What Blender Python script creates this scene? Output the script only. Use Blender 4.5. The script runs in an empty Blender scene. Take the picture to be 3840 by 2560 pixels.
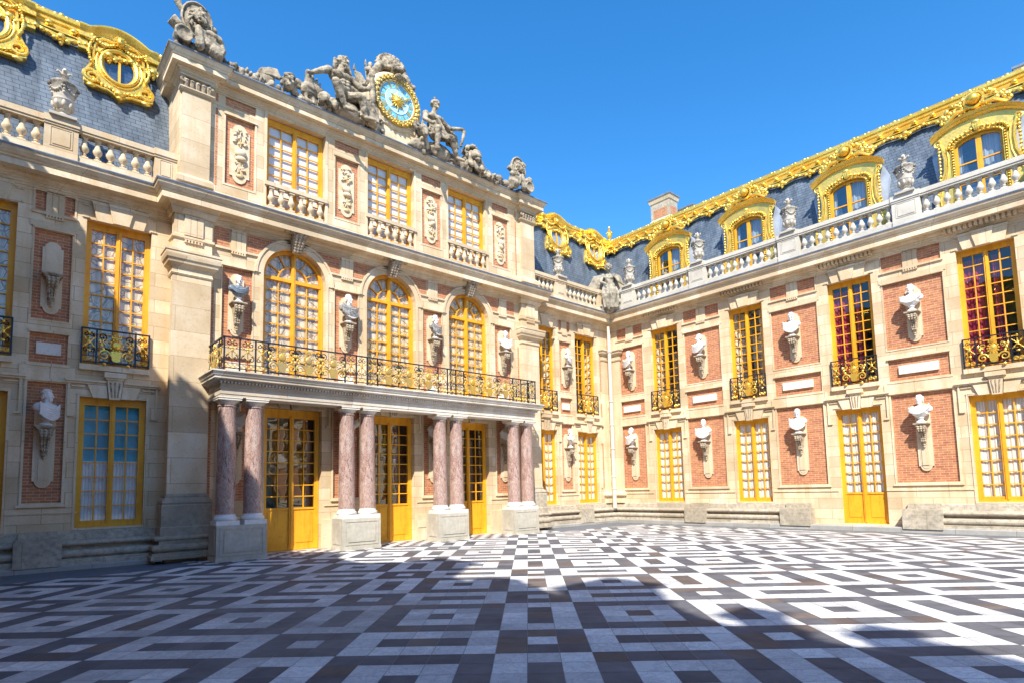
import bpy, bmesh, math, random
from mathutils import Vector, Matrix, noise
random.seed(7)
R = math.radians
PI = math.pi
SC = bpy.context.scene
COL = SC.collection

# ------------------------------------------------------------------ camera
cam_d = bpy.data.cameras.new("camera")
cam = bpy.data.objects.new("camera", cam_d)
COL.objects.link(cam)
SC.camera = cam
_yaw, _pitch, _roll = R(41.7313526), R(5.03658305), R(-1.29776235)
_f = Vector((math.sin(_yaw) * math.cos(_pitch), math.cos(_yaw) * math.cos(_pitch), math.sin(_pitch)))
_r = Vector((math.cos(_yaw), -math.sin(_yaw), 0))
_u = _r.cross(_f)
_r2 = _r * math.cos(_roll) + _u * math.sin(_roll)
_u2 = _u * math.cos(_roll) - _r * math.sin(_roll)
_m = Matrix((_r2, _u2, -_f)).transposed().to_4x4()
_m.translation = Vector((0, 0, 1.65))
cam.matrix_world = _m
cam_d.sensor_width = 36.0
cam_d.lens = 36.0 * 2189.77 / 3840
cam_d.shift_x = -(1929.9 - 1920) / 3840
cam_d.shift_y = (1637.9 - 1280) / 3840
cam_d.clip_start = 0.05
cam_d.clip_end = 3000

# ------------------------------------------------------------------ light
SUN = Vector((-1.0, -0.95, 1.43)).normalized()
elev = math.asin(SUN.z)
world = bpy.data.worlds.new("World")
SC.world = world
world.use_nodes = True
nt = world.node_tree
bg = nt.nodes["Background"]
sky = nt.nodes.new("ShaderNodeTexSky")
sky.sky_type = 'NISHITA'
sky.sun_disc = False
sky.sun_elevation = elev
sky.sun_rotation = math.atan2(SUN.x, SUN.y)
sky.air_density = 1.0
sky.dust_density = 0.4
sky.ozone_density = 2.5
hs = nt.nodes.new("ShaderNodeHueSaturation")
hs.inputs["Saturation"].default_value = 1.36
nt.links.new(sky.outputs[0], hs.inputs["Color"])
nt.links.new(hs.outputs[0], bg.inputs[0])
bg.inputs[1].default_value = 0.13
sd = bpy.data.lights.new("sun", 'SUN')
sd.energy = 3.6
sd.angle = R(0.53)
sd.color = (1.0, 0.95, 0.86)
sun = bpy.data.objects.new("sun", sd)
COL.objects.link(sun)
sun.rotation_euler = SUN.to_track_quat('Z', 'Y').to_euler()
sun.location = SUN * 60
SC.view_settings.view_transform = 'Standard'
SC.view_settings.look = 'None'
SC.view_settings.exposure = 1.2
SC.view_settings.gamma = 1.0
SC.cycles.max_bounces = 6
SC.cycles.transparent_max_bounces = 8
SC.cycles.use_adaptive_sampling = True
SC.cycles.caustics_reflective = False
SC.cycles.caustics_refractive = False

# ------------------------------------------------------------------ materials
MATS = {}
class NT:
    def __init__(s, name):
        s.m = bpy.data.materials.new(name); s.m.use_nodes = True
        s.t = s.m.node_tree; s.b = s.t.nodes["Principled BSDF"]
        MATS[name] = s.m
    def n(s, typ, **kw):
        nd = s.t.nodes.new(typ)
        for k, v in kw.items():
            if k in nd.inputs.keys(): nd.inputs[k].default_value = v
            else: setattr(nd, k, v)
        return nd
    def l(s, a, b): s.t.links.new(a, b)
    def coord(s, uv=False, kind="Object"):
        tc = s.n("ShaderNodeTexCoord")
        if not uv: return tc.outputs[kind]
        sx = s.n("ShaderNodeSeparateXYZ"); s.l(tc.outputs[kind], sx.inputs[0])
        ad = s.n("ShaderNodeMath", operation='ADD'); s.l(sx.outputs[0], ad.inputs[0]); s.l(sx.outputs[1], ad.inputs[1])
        cb = s.n("ShaderNodeCombineXYZ"); s.l(ad.outputs[0], cb.inputs[0]); s.l(sx.outputs[2], cb.inputs[1])
        return cb.outputs[0]
    def noise(s, vec, scale, detail=4, rough=.55, dist=0):
        nd = s.n("ShaderNodeTexNoise"); nd.inputs["Scale"].default_value = scale
        nd.inputs["Detail"].default_value = detail; nd.inputs["Roughness"].default_value = rough
        nd.inputs["Distortion"].default_value = dist
        if vec is not None: s.l(vec, nd.inputs["Vector"])
        return nd
    def ramp(s, fac, stops):
        r = s.n("ShaderNodeValToRGB"); e = r.color_ramp.elements
        while len(e) < len(stops): e.new(0.5)
        for i, (p, c) in enumerate(stops):
            e[i].position = p; e[i].color = (*c, 1) if len(c) == 3 else c
        s.l(fac, r.inputs[0]); return r.outputs[0]
    def mix(s, a, b, fac, mode='MIX'):
        m = s.n("ShaderNodeMix", data_type='RGBA', blend_type=mode)
        for sock, v in ((m.inputs[0], fac), (m.inputs[6], a), (m.inputs[7], b)):
            if hasattr(v, 'links'): s.l(v, sock)
            elif isinstance(v, (int, float)): sock.default_value = v
            else: sock.default_value = (*v, 1) if len(v) == 3 else v
        return m.outputs[2]
    def bump(s, h, strength=.3, dist=.02):
        b = s.n("ShaderNodeBump"); b.inputs["Strength"].default_value = strength; b.inputs["Distance"].default_value = dist
        s.l(h, b.inputs["Height"]); s.l(b.outputs[0], s.b.inputs["Normal"]); return b
    def col(s, c):
        if hasattr(c, 'links'): s.l(c, s.b.inputs["Base Color"])
        else: s.b.inputs["Base Color"].default_value = (*c, 1)
    def rough(s, v):
        if hasattr(v, 'links'): s.l(v, s.b.inputs["Roughness"])
        else: s.b.inputs["Roughness"].default_value = v

def stone(name, c1, c2, c3, bw=0.85, bh=0.36, joints=True, dirt=.35, dirtcol=(.12, .10, .08), mort=.008, low=False):
    t = NT(name)
    uv = t.coord(True); ob = t.coord()
    n1 = t.noise(ob, 1.3, 4); n2 = t.noise(ob, 18, 5, .7)
    base = t.ramp(n1.outputs[0], [(.3, c1), (.52, c2), (.72, c3)])
    if joints:
        br = t.n("ShaderNodeTexBrick", offset=0.5, squash=1.0)
        t.l(uv, br.inputs["Vector"])
        for k, v in (("Scale", 1.0), ("Brick Width", bw), ("Row Height", bh), ("Mortar Size", mort), ("Mortar Smooth", .3), ("Bias", 0.0)):
            br.inputs[k].default_value = v
        br.inputs["Color1"].default_value = (1.08, 1.07, 1.04, 1); br.inputs["Color2"].default_value = (.80, .75, .68, 1)
        br.inputs["Mortar"].default_value = (.62, .50, .38, 1)
        base = t.mix(base, br.outputs["Color"], 1.0, 'MULTIPLY')
    sp = t.ramp(n2.outputs[0], [(.30, (.72, .66, .58)), (.45, (1, 1, 1)), (.8, (1.05, 1.04, 1.03))])
    base = t.mix(base, sp, .7, 'MULTIPLY')
    # weather streaks, stretched vertically
    mp = t.n("ShaderNodeMapping"); t.l(ob, mp.inputs[0]); mp.inputs["Scale"].default_value = (3.5, 3.5, .35)
    n3 = t.noise(mp.outputs[0], 1.0, 5, .65)
    st = t.ramp(n3.outputs[0], [(.48, (0, 0, 0)), (.66, (1, 1, 1))])
    m2 = t.n("ShaderNodeMath", operation='MULTIPLY'); t.l(st, m2.inputs[0]); m2.inputs[1].default_value = dirt
    base = t.mix(base, (.54, .36, .17), m2.outputs[0])
    if low:
        n4 = t.noise(ob, 9, 8, .8); g = t.ramp(n4.outputs[0], [(.42, (0, 0, 0)), (.62, (.8, .8, .8))])
        base = t.mix(base, dirtcol, g)
    t.col(base); t.rough(.85)
    t.bump(n2.outputs[0], .25, .01)
    return t.m

stone('limestone', (.60, .46, .29), (.70, .57, .39), (.78, .68, .51), dirt=.5)
stone('limestone_trim', (.60, .47, .30), (.70, .575, .40), (.78, .68, .52), bw=1.35, bh=3.0, dirt=.45)
stone('limestone_block', (.60, .47, .31), (.70, .58, .41), (.77, .68, .53), bw=2.2, bh=.66, dirt=.5)
stone('limestone_plain', (.58, .465, .32), (.67, .565, .41), (.75, .66, .51), bw=1.6, bh=5.0, mort=.006, dirt=.5)
stone('limestone_new', (.68, .62, .52), (.76, .71, .62), (.82, .78, .70), joints=False, dirt=.06)
stone('limestone_white', (.47, .43, .355), (.57, .53, .45), (.65, .61, .53), joints=False, dirt=.06)
stone('limestone_old', (.42, .37, .29), (.52, .46, .37), (.60, .54, .44), bw=1.6, bh=3.0, dirt=.12, low=True, dirtcol=(.22, .20, .155))
stone('pedestal_stone', (.42, .39, .32), (.52, .49, .41), (.60, .57, .49), joints=False, dirt=.12, low=True, dirtcol=(.36, .335, .27))
stone('kerb_stone', (.30, .30, .29), (.38, .38, .37), (.44, .44, .42), bw=1.4, bh=2.0, dirt=.05)
stone('cornice_marble', (.54, .49, .41), (.66, .62, .55), (.74, .71, .65), bw=1.9, bh=3, dirt=.3)

def brickmat():
    t = NT('brick'); uv = t.coord(True); ob = t.coord()
    br = t.n("ShaderNodeTexBrick", offset=0.5); t.l(uv, br.inputs["Vector"])
    for k, v in (("Scale", 1.0), ("Brick Width", .225), ("Row Height", .074), ("Mortar Size", .0075), ("Mortar Smooth", .2), ("Bias", -.1)):
        br.inputs[k].default_value = v
    br.inputs["Color1"].default_value = (.52, .22, .088, 1); br.inputs["Color2"].default_value = (.39, .13, .06, 1)
    br.inputs["Mortar"].default_value = (.56, .37, .25, 1)
    n = t.noise(ob, 9, 4); v = t.ramp(n.outputs[0], [(.3, (.80, .78, .76)), (.7, (1.14, 1.12, 1.1))])
    c = t.mix(br.outputs["Color"], v, 1.0, 'MULTIPLY')
    t.col(c); t.rough(.85); t.bump(br.outputs["Fac"], -.35, .008)
brickmat()

def slatemat():
    t = NT('slate'); uv = t.coord(True); ob = t.coord()
    br = t.n("ShaderNodeTexBrick", offset=0.5); t.l(uv, br.inputs["Vector"])
    for k, v in (("Scale", 1.0), ("Brick Width", .26), ("Row Height", .115), ("Mortar Size", .009), ("Mortar Smooth", .5), ("Bias", 0)):
        br.inputs[k].default_value = v
    br.inputs["Color1"].default_value = (.098, .128, .165, 1); br.inputs["Color2"].default_value = (.128, .16, .20, 1)
    br.inputs["Mortar"].default_value = (.022, .028, .04, 1)
    mp = t.n("ShaderNodeMapping"); t.l(ob, mp.inputs[0]); mp.inputs["Scale"].default_value = (2.2, 2.2, .4)
    n = t.noise(mp.outputs[0], 1.4, 5, .6); v = t.ramp(n.outputs[0], [(.3, (.50, .53, .56)), (.7, (1.5, 1.46, 1.4))])
    c = t.mix(br.outputs["Color"], v, 1.0, 'MULTIPLY')
    t.col(c); t.rough(.48); t.bump(br.outputs["Fac"], -.5, .012)
slatemat()

def goldmat(name, c1, c2, r1=.22, r2=.5, bs=.5, metal=1.0):
    t = NT(name); ob = t.coord()
    n = t.noise(ob, 24, 4, .6); n2 = t.noise(ob, 2.3, 3)
    t.col(t.ramp(n2.outputs[0], [(.35, c1), (.65, c2)]))
    rr = t.ramp(n.outputs[0], [(.3, (r1,) * 3), (.7, (r2,) * 3)]); t.rough(rr)
    t.b.inputs["Metallic"].default_value = metal
    t.bump(n.outputs[0], bs, .02)
goldmat('gold', (.90, .52, .065), (.98, .70, .16), .22, .42, .22, .70)
goldmat('gold_pale', (.68, .50, .14), (.90, .62, .14), .35, .6, .3, .75)
goldmat('gold_dull', (.66, .42, .07), (.48, .36, .15), .35, .6, .4, .5)

def simple(name, c, rough=.5, metal=0, nscale=0, var=.15, bump=0):
    t = NT(name); t.rough(rough); t.b.inputs["Metallic"].default_value = metal
    if nscale:
        ob = t.coord(); n = t.noise(ob, nscale, 4, .6)
        lo = tuple(x * (1 - var) for x in c); hi = tuple(min(1, x * (1 + var)) for x in c)
        t.col(t.ramp(n.outputs[0], [(.3, lo), (.7, hi)]))
        if bump: t.bump(n.outputs[0], bump, .01)
    else: t.col(c)
t = NT('ochre_paint'); ob = t.coord(); n = t.noise(ob, 1.1, 3, .6); n2 = t.noise(ob, 14, 6, .75)
mp = t.n("ShaderNodeMapping"); t.l(ob, mp.inputs[0]); mp.inputs["Scale"].default_value = (9, 9, 1.2); n3 = t.noise(mp.outputs[0], 1.0, 5, .7)
c = t.ramp(n.outputs[0], [(.35, (.74, .325, .011)), (.65, (.86, .425, .018))])
c = t.mix(c, t.ramp(n3.outputs[0], [(.36, (.74, .68, .62)), (.5, (1, 1, 1)), (.7, (1.04, 1.05, 1.1))]), .6, 'MULTIPLY')
t.col(t.mix(c, t.ramp(n2.outputs[0], [(.33, (.55, .5, .45)), (.42, (1, 1, 1))]), .7, 'MULTIPLY')); t.rough(.52); t.bump(n2.outputs[0], .12, .005)
simple('black_iron', (.022, .026, .035), .4, .3, 30, .3)
simple('lead', (.20, .23, .28), .45, .25, 4, .25)
simple('white_marble', (.72, .70, .66), .5, 0, 6, .12, .05)
simple('blue_marble', (.16, .20, .25), .45, 0, 12, .35)
simple('grey_veined_marble', (.30, .29, .27), .45, 0, 14, .75)
simple('pipe_paint', (.60, .55, .46), .4, 0, 3, .05)
simple('dark_room', (.025, .022, .02), .9)
simple('zinc', (.42, .47, .55), .5, .2, 3, .2)
simple('painted_sky_reflection', (.03, .40, .62), .5, 0, 2, .12)  # blue sky reflection of the upper panes, put into a flat colour
simple('blind', (.80, .80, .80), .9, 0, 2, .05)
simple('brass', (.45, .30, .08), .35, .8)
simple('old_glass_sign', (.62, .60, .42), .5)
simple('clock_blue', (.15, .50, .78), .5, 0, 5, .1)
simple('clock_pale', (.40, .66, .80), .5, 0, 5, .08)
simple('clock_white', (.82, .80, .74), .5)

def curtainmat(name, c1, c2, fold=28, pattern=False, line=(.45, .36, .2)):
    t = NT(name); ob = t.coord(); 
    wv = t.n("ShaderNodeTexWave", wave_type='BANDS', bands_direction='X'); t.l(ob, wv.inputs["Vector"])
    wv.inputs["Scale"].default_value = fold / 6.28; wv.inputs["Distortion"].default_value = 2.2; wv.inputs["Detail"].default_value = 1
    c = t.ramp(wv.outputs[0], [(.0, c1), (.6, c2), (1, c2)])
    if pattern:
        vo = t.n("ShaderNodeTexVoronoi", feature='DISTANCE_TO_EDGE'); vo.inputs["Scale"].default_value = 4.2
        n0 = t.noise(ob, 5, 2); mx = t.mix(ob, n0.outputs["Color"], .12); t.l(mx, vo.inputs["Vector"])
        g = t.ramp(vo.outputs[0], [(.0, line), (.03, line), (.055, (1, 1, 1)), (.12, (1, 1, 1)), (.135, line), (.16, (1, 1, 1))])
        c = t.mix(c, g, .8, 'MULTIPLY')
    t.col(c); t.rough(.9); t.bump(wv.outputs[0], .3, .02)
curtainmat('white_curtain', (.62, .61, .56), (.84, .83, .77))
curtainmat('blue_curtain', (.60, .68, .78), (.86, .90, .94))
curtainmat('red_curtain', (.10, .004, .015), (.36, .012, .06), 40)
curtainmat('shutter_panels', (.50, .42, .29), (.76, .67, .49), 9, True, (.34, .21, .06))

def glassmat(name, tint, base_ref=.10, dark=None):
    m = bpy.data.materials.new(name); m.use_nodes = True; MATS[name] = m
    t = m.node_tree; t.nodes.clear()
    out = t.nodes.new("ShaderNodeOutputMaterial")
    tr = t.nodes.new("ShaderNodeBsdfTransparent"); tr.inputs[0].default_value = (*tint, 1)
    gl = t.nodes.new("ShaderNodeBsdfGlossy"); gl.inputs["Roughness"].default_value = .015
    gl.inputs[0].default_value = (1, 1, 1, 1)
    fr = t.nodes.new("ShaderNodeFresnel"); fr.inputs[0].default_value = 1.5
    mr = t.nodes.new("ShaderNodeMapRange"); mr.inputs["From Min"].default_value = 0; mr.inputs["From Max"].default_value = 1
    mr.inputs["To Min"].default_value = base_ref; mr.inputs["To Max"].default_value = 1
    no = t.nodes.new("ShaderNodeTexNoise"); no.inputs["Scale"].default_value = 1.6; no.inputs["Detail"].default_value = 1
    tc = t.nodes.new("ShaderNodeTexCoord"); t.links.new(tc.outputs["Object"], no.inputs["Vector"])
    bp = t.nodes.new("ShaderNodeBump"); bp.inputs["Strength"].default_value = .12; bp.inputs["Distance"].default_value = .03
    t.links.new(no.outputs[0], bp.inputs["Height"]); t.links.new(bp.outputs[0], gl.inputs["Normal"])
    mx = t.nodes.new("ShaderNodeMixShader")
    ge = t.nodes.new("ShaderNodeNewGeometry")      # seen from inside, a thin pane reflects no more than from outside
    mb = t.nodes.new("ShaderNodeMix"); mb.data_type = 'FLOAT'
    t.links.new(ge.outputs["Backfacing"], mb.inputs[0]); t.links.new(fr.outputs[0], mr.inputs[0]); t.links.new(mr.outputs[0], mb.inputs[2]); mb.inputs[3].default_value = base_ref
    t.links.new(mb.outputs[0], mx.inputs[0])
    t.links.new(tr.outputs[0], mx.inputs[1]); t.links.new(gl.outputs[0], mx.inputs[2]); t.links.new(mx.outputs[0], out.inputs[0])
glassmat('glass', (.95, .95, .93), .035)
glassmat('dark_glass', (.4, .42, .42), .12)
glassmat('sky_glass', (.60, .68, .75), .12)

def statuemat():
    t = NT('statue_stone'); ob = t.coord()
    n = t.noise(ob, 3.2, 6, .7); n2 = t.noise(ob, 22, 4, .7)
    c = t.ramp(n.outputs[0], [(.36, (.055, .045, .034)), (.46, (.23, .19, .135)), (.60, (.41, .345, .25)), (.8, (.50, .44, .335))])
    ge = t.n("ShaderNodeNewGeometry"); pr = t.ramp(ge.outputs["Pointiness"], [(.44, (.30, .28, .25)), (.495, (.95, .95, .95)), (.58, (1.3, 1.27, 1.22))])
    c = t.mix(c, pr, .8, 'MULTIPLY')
    t.col(c); t.rough(.9); t.bump(n2.outputs[0], .5, .02)
    t = NT('statue_light'); ob = t.coord(); n = t.noise(ob, 4, 6, .7)
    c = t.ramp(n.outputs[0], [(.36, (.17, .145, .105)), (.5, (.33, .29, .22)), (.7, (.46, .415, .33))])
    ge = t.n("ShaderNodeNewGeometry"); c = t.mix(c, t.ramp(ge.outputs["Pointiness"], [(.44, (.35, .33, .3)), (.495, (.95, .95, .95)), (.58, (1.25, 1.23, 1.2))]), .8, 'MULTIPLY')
    t.col(c); t.rough(.9); t.bump(n.outputs[0], .3, .01)
    t = NT('urn_stone'); ob = t.coord(); n = t.noise(ob, 5, 6, .7)
    se = t.n("ShaderNodeSeparateXYZ"); t.l(ob, se.inputs[0])
    band = t.ramp(se.outputs[2], [(.0, (.35, .35, .35)), (.12, (0, 0, 0)), (.62, (0, 0, 0)), (.80, (.9, .9, .9)), (.92, (.9, .9, .9)), (1.0, (.2, .2, .2))])
    f = t.n("ShaderNodeMath", operation='MULTIPLY'); t.l(band, f.inputs[0]); t.l(t.ramp(n.outputs[0], [(.42, (0, 0, 0)), (.56, (1, 1, 1))]), f.inputs[1])
    t.col(t.mix(t.ramp(n.outputs[0], [(.3, (.44, .39, .31)), (.7, (.62, .57, .49))]), (.09, .08, .065), f.outputs[0])); t.rough(.9); t.bump(n.outputs[0], .3, .01)
    t = NT('carved_stone'); ob = t.coord(); n = t.noise(ob, 8, 5, .7); n2 = t.noise(ob, 30, 4, .7)
    t.col(t.ramp(n.outputs[0], [(.34, (.16, .12, .08)), (.48, (.40, .32, .22)), (.7, (.60, .51, .38))])); t.rough(.9); t.bump(n2.outputs[0], .5, .015)
    t = NT('relief_stone'); ob = t.coord(); n = t.noise(ob, 4, 5, .6); n2 = t.noise(ob, 30, 4, .7)
    t.col(t.ramp(n.outputs[0], [(.35, (.60, .42, .20)), (.5, (.68, .55, .37)), (.7, (.72, .62, .47))])); t.rough(.9); t.bump(n2.outputs[0], .4, .015)
statuemat()

def redmarble():
    t = NT('red_marble'); ob = t.coord()
    mp = t.n("ShaderNodeMapping"); t.l(ob, mp.inputs[0]); mp.inputs["Scale"].default_value = (1.3, 1.3, .42)
    n0 = t.noise(mp.outputs[0], 3.0, 6, .65); w = t.mix(mp.outputs[0], n0.outputs["Color"], .5)
    n1 = t.noise(w, 3.6, 7, .72, 1.2); n2 = t.noise(w, 5.5, 6, .7, 2.2)
    body = t.ramp(n1.outputs[0], [(.30, (.09, .042, .04)), (.42, (.22, .105, .09)), (.49, (.40, .26, .21)), (.56, (.17, .09, .085)), (.66, (.58, .46, .38))])
    vein = t.ramp(n2.outputs[0], [(.47, (0, 0, 0)), (.505, (1, 1, 1)), (.54, (0, 0, 0))])
    m = t.n("ShaderNodeMath", operation='MULTIPLY'); t.l(vein, m.inputs[0]); m.inputs[1].default_value = .75
    t.col(t.mix(body, (.70, .60, .52), m.outputs[0])); t.rough(.3)
redmarble()

def paving(name, stops, rough):
    t = NT(name); ob = t.coord(); n = t.noise(ob, 2.2, 6, .65, .4); n2 = t.noise(ob, .45, 4, .6)
    at = t.n("ShaderNodeAttribute", attribute_name="tint")
    c = t.ramp(n.outputs[0], stops)
    v = t.ramp(at.outputs["Fac"], [(0, (.76, .76, .77)), (.5, (.96, .96, .96)), (1, (1.12, 1.12, 1.11))])
    c = t.mix(c, v, 1.0, 'MULTIPLY')
    if name == 'paving_white':
        vn = t.noise(ob, 5.5, 8, .75, 1.2); vv = t.ramp(vn.outputs[0], [(.43, (1, 1, 1)), (.48, (.60, .60, .63)), (.52, (1, 1, 1))])
        c = t.mix(c, vv, .75, 'MULTIPLY')
    # worn grey patches that blend the two stones
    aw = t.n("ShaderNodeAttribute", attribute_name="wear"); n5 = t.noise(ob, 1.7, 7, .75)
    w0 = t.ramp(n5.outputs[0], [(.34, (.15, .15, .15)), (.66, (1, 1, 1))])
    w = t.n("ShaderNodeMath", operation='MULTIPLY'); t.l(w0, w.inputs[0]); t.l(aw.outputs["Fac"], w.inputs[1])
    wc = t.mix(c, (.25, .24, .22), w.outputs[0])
    t.col(wc); t.rough(rough); t.bump(n.outputs[0], .08, .01); t.b.inputs['Specular IOR Level'].default_value = .18
paving('paving_white', [(.25, (.56, .545, .52)), (.5, (.71, .695, .67)), (.8, (.77, .755, .73))], .7)
paving('paving_dark', [(.25, (.078, .078, .088)), (.5, (.124, .123, .137)), (.8, (.18, .179, .192))], .7)
paving('paving_brown', [(.25, (.10, .078, .07)), (.5, (.15, .118, .105)), (.8, (.205, .17, .155))], .7)
simple('paving_border', (.125, .145, .175), .6, 0, 3, .2)
simple('paving_joint', (.27, .24, .21), .9)
simple('far_ground', (.30, .27, .22), .9, 0, 1, .15)

# ------------------------------------------------------------------ geometry helpers
class G:
    def __init__(s): s.v = []; s.f = []; s.m = []; s.sm = []
    def add(s, vs, fs, m=0, smooth=False):
        o = len(s.v); s.v += [tuple(p) for p in vs]
        for f in fs: s.f.append(tuple(i + o for i in f)); s.m.append(m); s.sm.append(smooth)
    def box(s, x0, x1, y0, y1, z0, z1, m=0):
        if x0 > x1: x0, x1 = x1, x0
        if y0 > y1: y0, y1 = y1, y0
        if z0 > z1: z0, z1 = z1, z0
        s.add([(x0, y0, z0), (x1, y0, z0), (x1, y1, z0), (x0, y1, z0), (x0, y0, z1), (x1, y0, z1), (x1, y1, z1), (x0, y1, z1)],
              [(0, 3, 2, 1), (4, 5, 6, 7), (0, 1, 5, 4), (1, 2, 6, 5), (2, 3, 7, 6), (3, 0, 4, 7)], m)
    def quad(s, a, b, c, d, m=0): s.add([a, b, c, d], [(0, 1, 2, 3)], m)
    def prism(s, poly, y0, y1, m=0, smooth=False):      # polygon in x,z (counter-clockwise seen from -y), extruded in y
        n = len(poly)
        vs = [(p[0], y0, p[1]) for p in poly] + [(p[0], y1, p[1]) for p in poly]
        s.add(vs, [tuple(range(n)), tuple(range(2 * n - 1, n - 1, -1))], m)
        s.add(vs, [(i, i + n, (i + 1) % n + n, (i + 1) % n) for i in range(n)], m, smooth)
    def lathe(s, prof, c=(0, 0, 0), seg=12, m=0, axis='z', sx=1, sy=1, cap=True, ph=0):
        vs = []; k = len(prof)
        for i in range(seg):
            a = 2 * PI * i / seg + ph
            for r, z in prof:
                if axis == 'z': vs.append((c[0] + r * math.cos(a) * sx, c[1] + r * math.sin(a) * sy, c[2] + z))
                elif axis == 'y': vs.append((c[0] + r * math.cos(a) * sx, c[1] - z, c[2] + r * math.sin(a) * sy))
                else: vs.append((c[0] + z, c[1] + r * math.cos(a) * sx, c[2] + r * math.sin(a) * sy))
        fs = []
        for i in range(seg):
            j = (i + 1) % seg
            for q in range(k - 1): fs.append((i * k + q, j * k + q, j * k + q + 1, i * k + q + 1))
        s.add(vs, fs, m, True)
        if cap:
            s.add(vs, [tuple(i * k for i in range(seg))[::-1], tuple(i * k + k - 1 for i in range(seg))], m)
    def ell(s, c, r, m=0, seg=10, rings=6, rot=None):
        vs = []; fs = []
        for i in range(1, rings):
            th = PI * i / rings
            for j in range(seg):
                a = 2 * PI * j / seg
                vs.append(Vector((r[0] * math.sin(th) * math.cos(a), r[1] * math.sin(th) * math.sin(a), r[2] * math.cos(th))))
        vs.append(Vector((0, 0, r[2]))); vs.append(Vector((0, 0, -r[2])))
        if rot is not None: vs = [rot @ p for p in vs]
        vs = [p + Vector(c) for p in vs]; T = len(vs) - 2; B = T + 1
        for i in range(rings - 2):
            for j in range(seg):
                k = (j + 1) % seg; fs.append((i * seg + j, (i + 1) * seg + j, (i + 1) * seg + k, i * seg + k))
        for j in range(seg):
            k = (j + 1) % seg; fs.append((T, j, k)); fs.append((B, (rings - 2) * seg + k, (rings - 2) * seg + j))
        s.add(vs, fs, m, True)
    def tube(s, pts, r, seg=6, m=0, closed=False, sy=1):
        P = [Vector(p) for p in pts]; n = len(P); rr = r if isinstance(r, (list, tuple)) else [r] * n
        vs = []; prev = None
        for i, p in enumerate(P):
            if closed: t = P[(i + 1) % n] - P[i - 1]
            else: t = P[min(i + 1, n - 1)] - P[max(i - 1, 0)]
            if t.length < 1e-9: t = Vector((0, 0, 1))
            t.normalize()
            if prev is None:
                a = Vector((0, 1, 0)) if abs(t.y) < .9 else Vector((1, 0, 0))
                nrm = t.cross(a).normalized()
            else: nrm = (prev - t * prev.dot(t)); nrm = nrm.normalized() if nrm.length > 1e-6 else t.orthogonal().normalized()
            prev = nrm; b = t.cross(nrm)
            for j in range(seg):
                a = 2 * PI * j / seg; vs.append(p + (nrm * math.cos(a) + b * math.sin(a)) * rr[i])
        fs = []
        for i in range(n if closed else n - 1):
            k = (i + 1) % n
            for j in range(seg): l = (j + 1) % seg; fs.append((i * seg + j, i * seg + l, k * seg + l, k * seg + j))
        s.add(vs, fs, m, seg > 4)
        if not closed: s.add(vs, [tuple(range(seg))[::-1], tuple((n - 1) * seg + j for j in range(seg))], m)
    def cap(s, a, b, ra, rb, m=0, seg=10):
        a = Vector(a); b = Vector(b); d = b - a; L = d.length; d.normalize()
        pts = []; rs = []
        for k in (0, .35, .75): th = PI / 2 * (1 - k); pts.append(a - d * ra * math.sin(th)); rs.append(max(ra * math.cos(th), ra * .02))
        pts.append(a); rs.append(ra); pts.append((a + b) / 2); rs.append((ra + rb) / 2 * 1.03); pts.append(b); rs.append(rb)
        for k in (.25, .65, 1): th = PI / 2 * k; pts.append(b + d * rb * math.sin(th)); rs.append(max(rb * math.cos(th), rb * .02))
        s.tube(pts, rs, seg, m)
    def sweep(s, prof, path, m=0, closed=False, smooth=False, ends=True, segs=None):   # prof: (outward, z); outward = right-hand side of path
        n = len(path); k = len(prof); vs = []
        for i in range(n):
            p = Vector(path[i]).to_2d()
            def nr(a, b):
                d = (Vector(b) - Vector(a)).to_2d().normalized(); return Vector((d.y, -d.x))
            if closed or 0 < i < n - 1:
                n1 = nr(path[i - 1], path[i]); n2 = nr(path[i], path[(i + 1) % n]); q = n1 + n2
                mit = q / max(1e-6, q.dot(n1)) if q.length > 1e-6 else n1
            elif i == 0: mit = nr(path[0], path[1])
            else: mit = nr(path[-2], path[-1])
            for o, z in prof: vs.append((p.x + mit.x * o, p.y + mit.y * o, z))
        fs = []
        for i in range(n if closed else n - 1):
            if segs is not None and not (segs[0] <= i < segs[1]): continue
            j = (i + 1) % n
            for q in range(k - 1): fs.append((i * k + q, j * k + q, j * k + q + 1, i * k + q + 1))
        s.add(vs, fs, m, smooth)
        if segs is not None: ends = False
        if ends and not closed:
            s.add(vs, [tuple(range(k))[::-1], tuple((n - 1) * k + q for q in range(k))], m)
    def merge(s, g, off=(0, 0, 0), rz=0, sc=1, m=None, mat=None):
        M = Matrix.Translation(off) @ Matrix.Rotation(rz, 4, 'Z') @ Matrix.Scale(sc, 4)
        if mat is not None: M = mat
        o = len(s.v); s.v += [tuple(M @ Vector(p)) for p in g.v]
        for f, mm, sm in zip(g.f, g.m, g.sm): s.f.append(tuple(i + o for i in f)); s.m.append(mm if m is None else m); s.sm.append(sm)
    def mesh(s, name, mats, recalc=True, ang=38):
        used = sorted({i for f in s.f for i in f})
        if len(used) < len(s.v):
            mp = {o: n for n, o in enumerate(used)}; s.v = [s.v[i] for i in used]; s.f = [tuple(mp[i] for i in f) for f in s.f]
        me = bpy.data.meshes.new(name); me.from_pydata(s.v, [], s.f)
        for mt in (mats if isinstance(mats, (list, tuple)) else [mats]): me.materials.append(MATS[mt])
        me.polygons.foreach_set("material_index", s.m)
        me.polygons.foreach_set("use_smooth", s.sm)
        me.update()
        if recalc:
            bm = bmesh.new(); bm.from_mesh(me); bmesh.ops.recalc_face_normals(bm, faces=bm.faces); bm.to_mesh(me); bm.free()
        if any(s.sm): me.set_sharp_from_angle(angle=R(ang))
        return me

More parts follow.
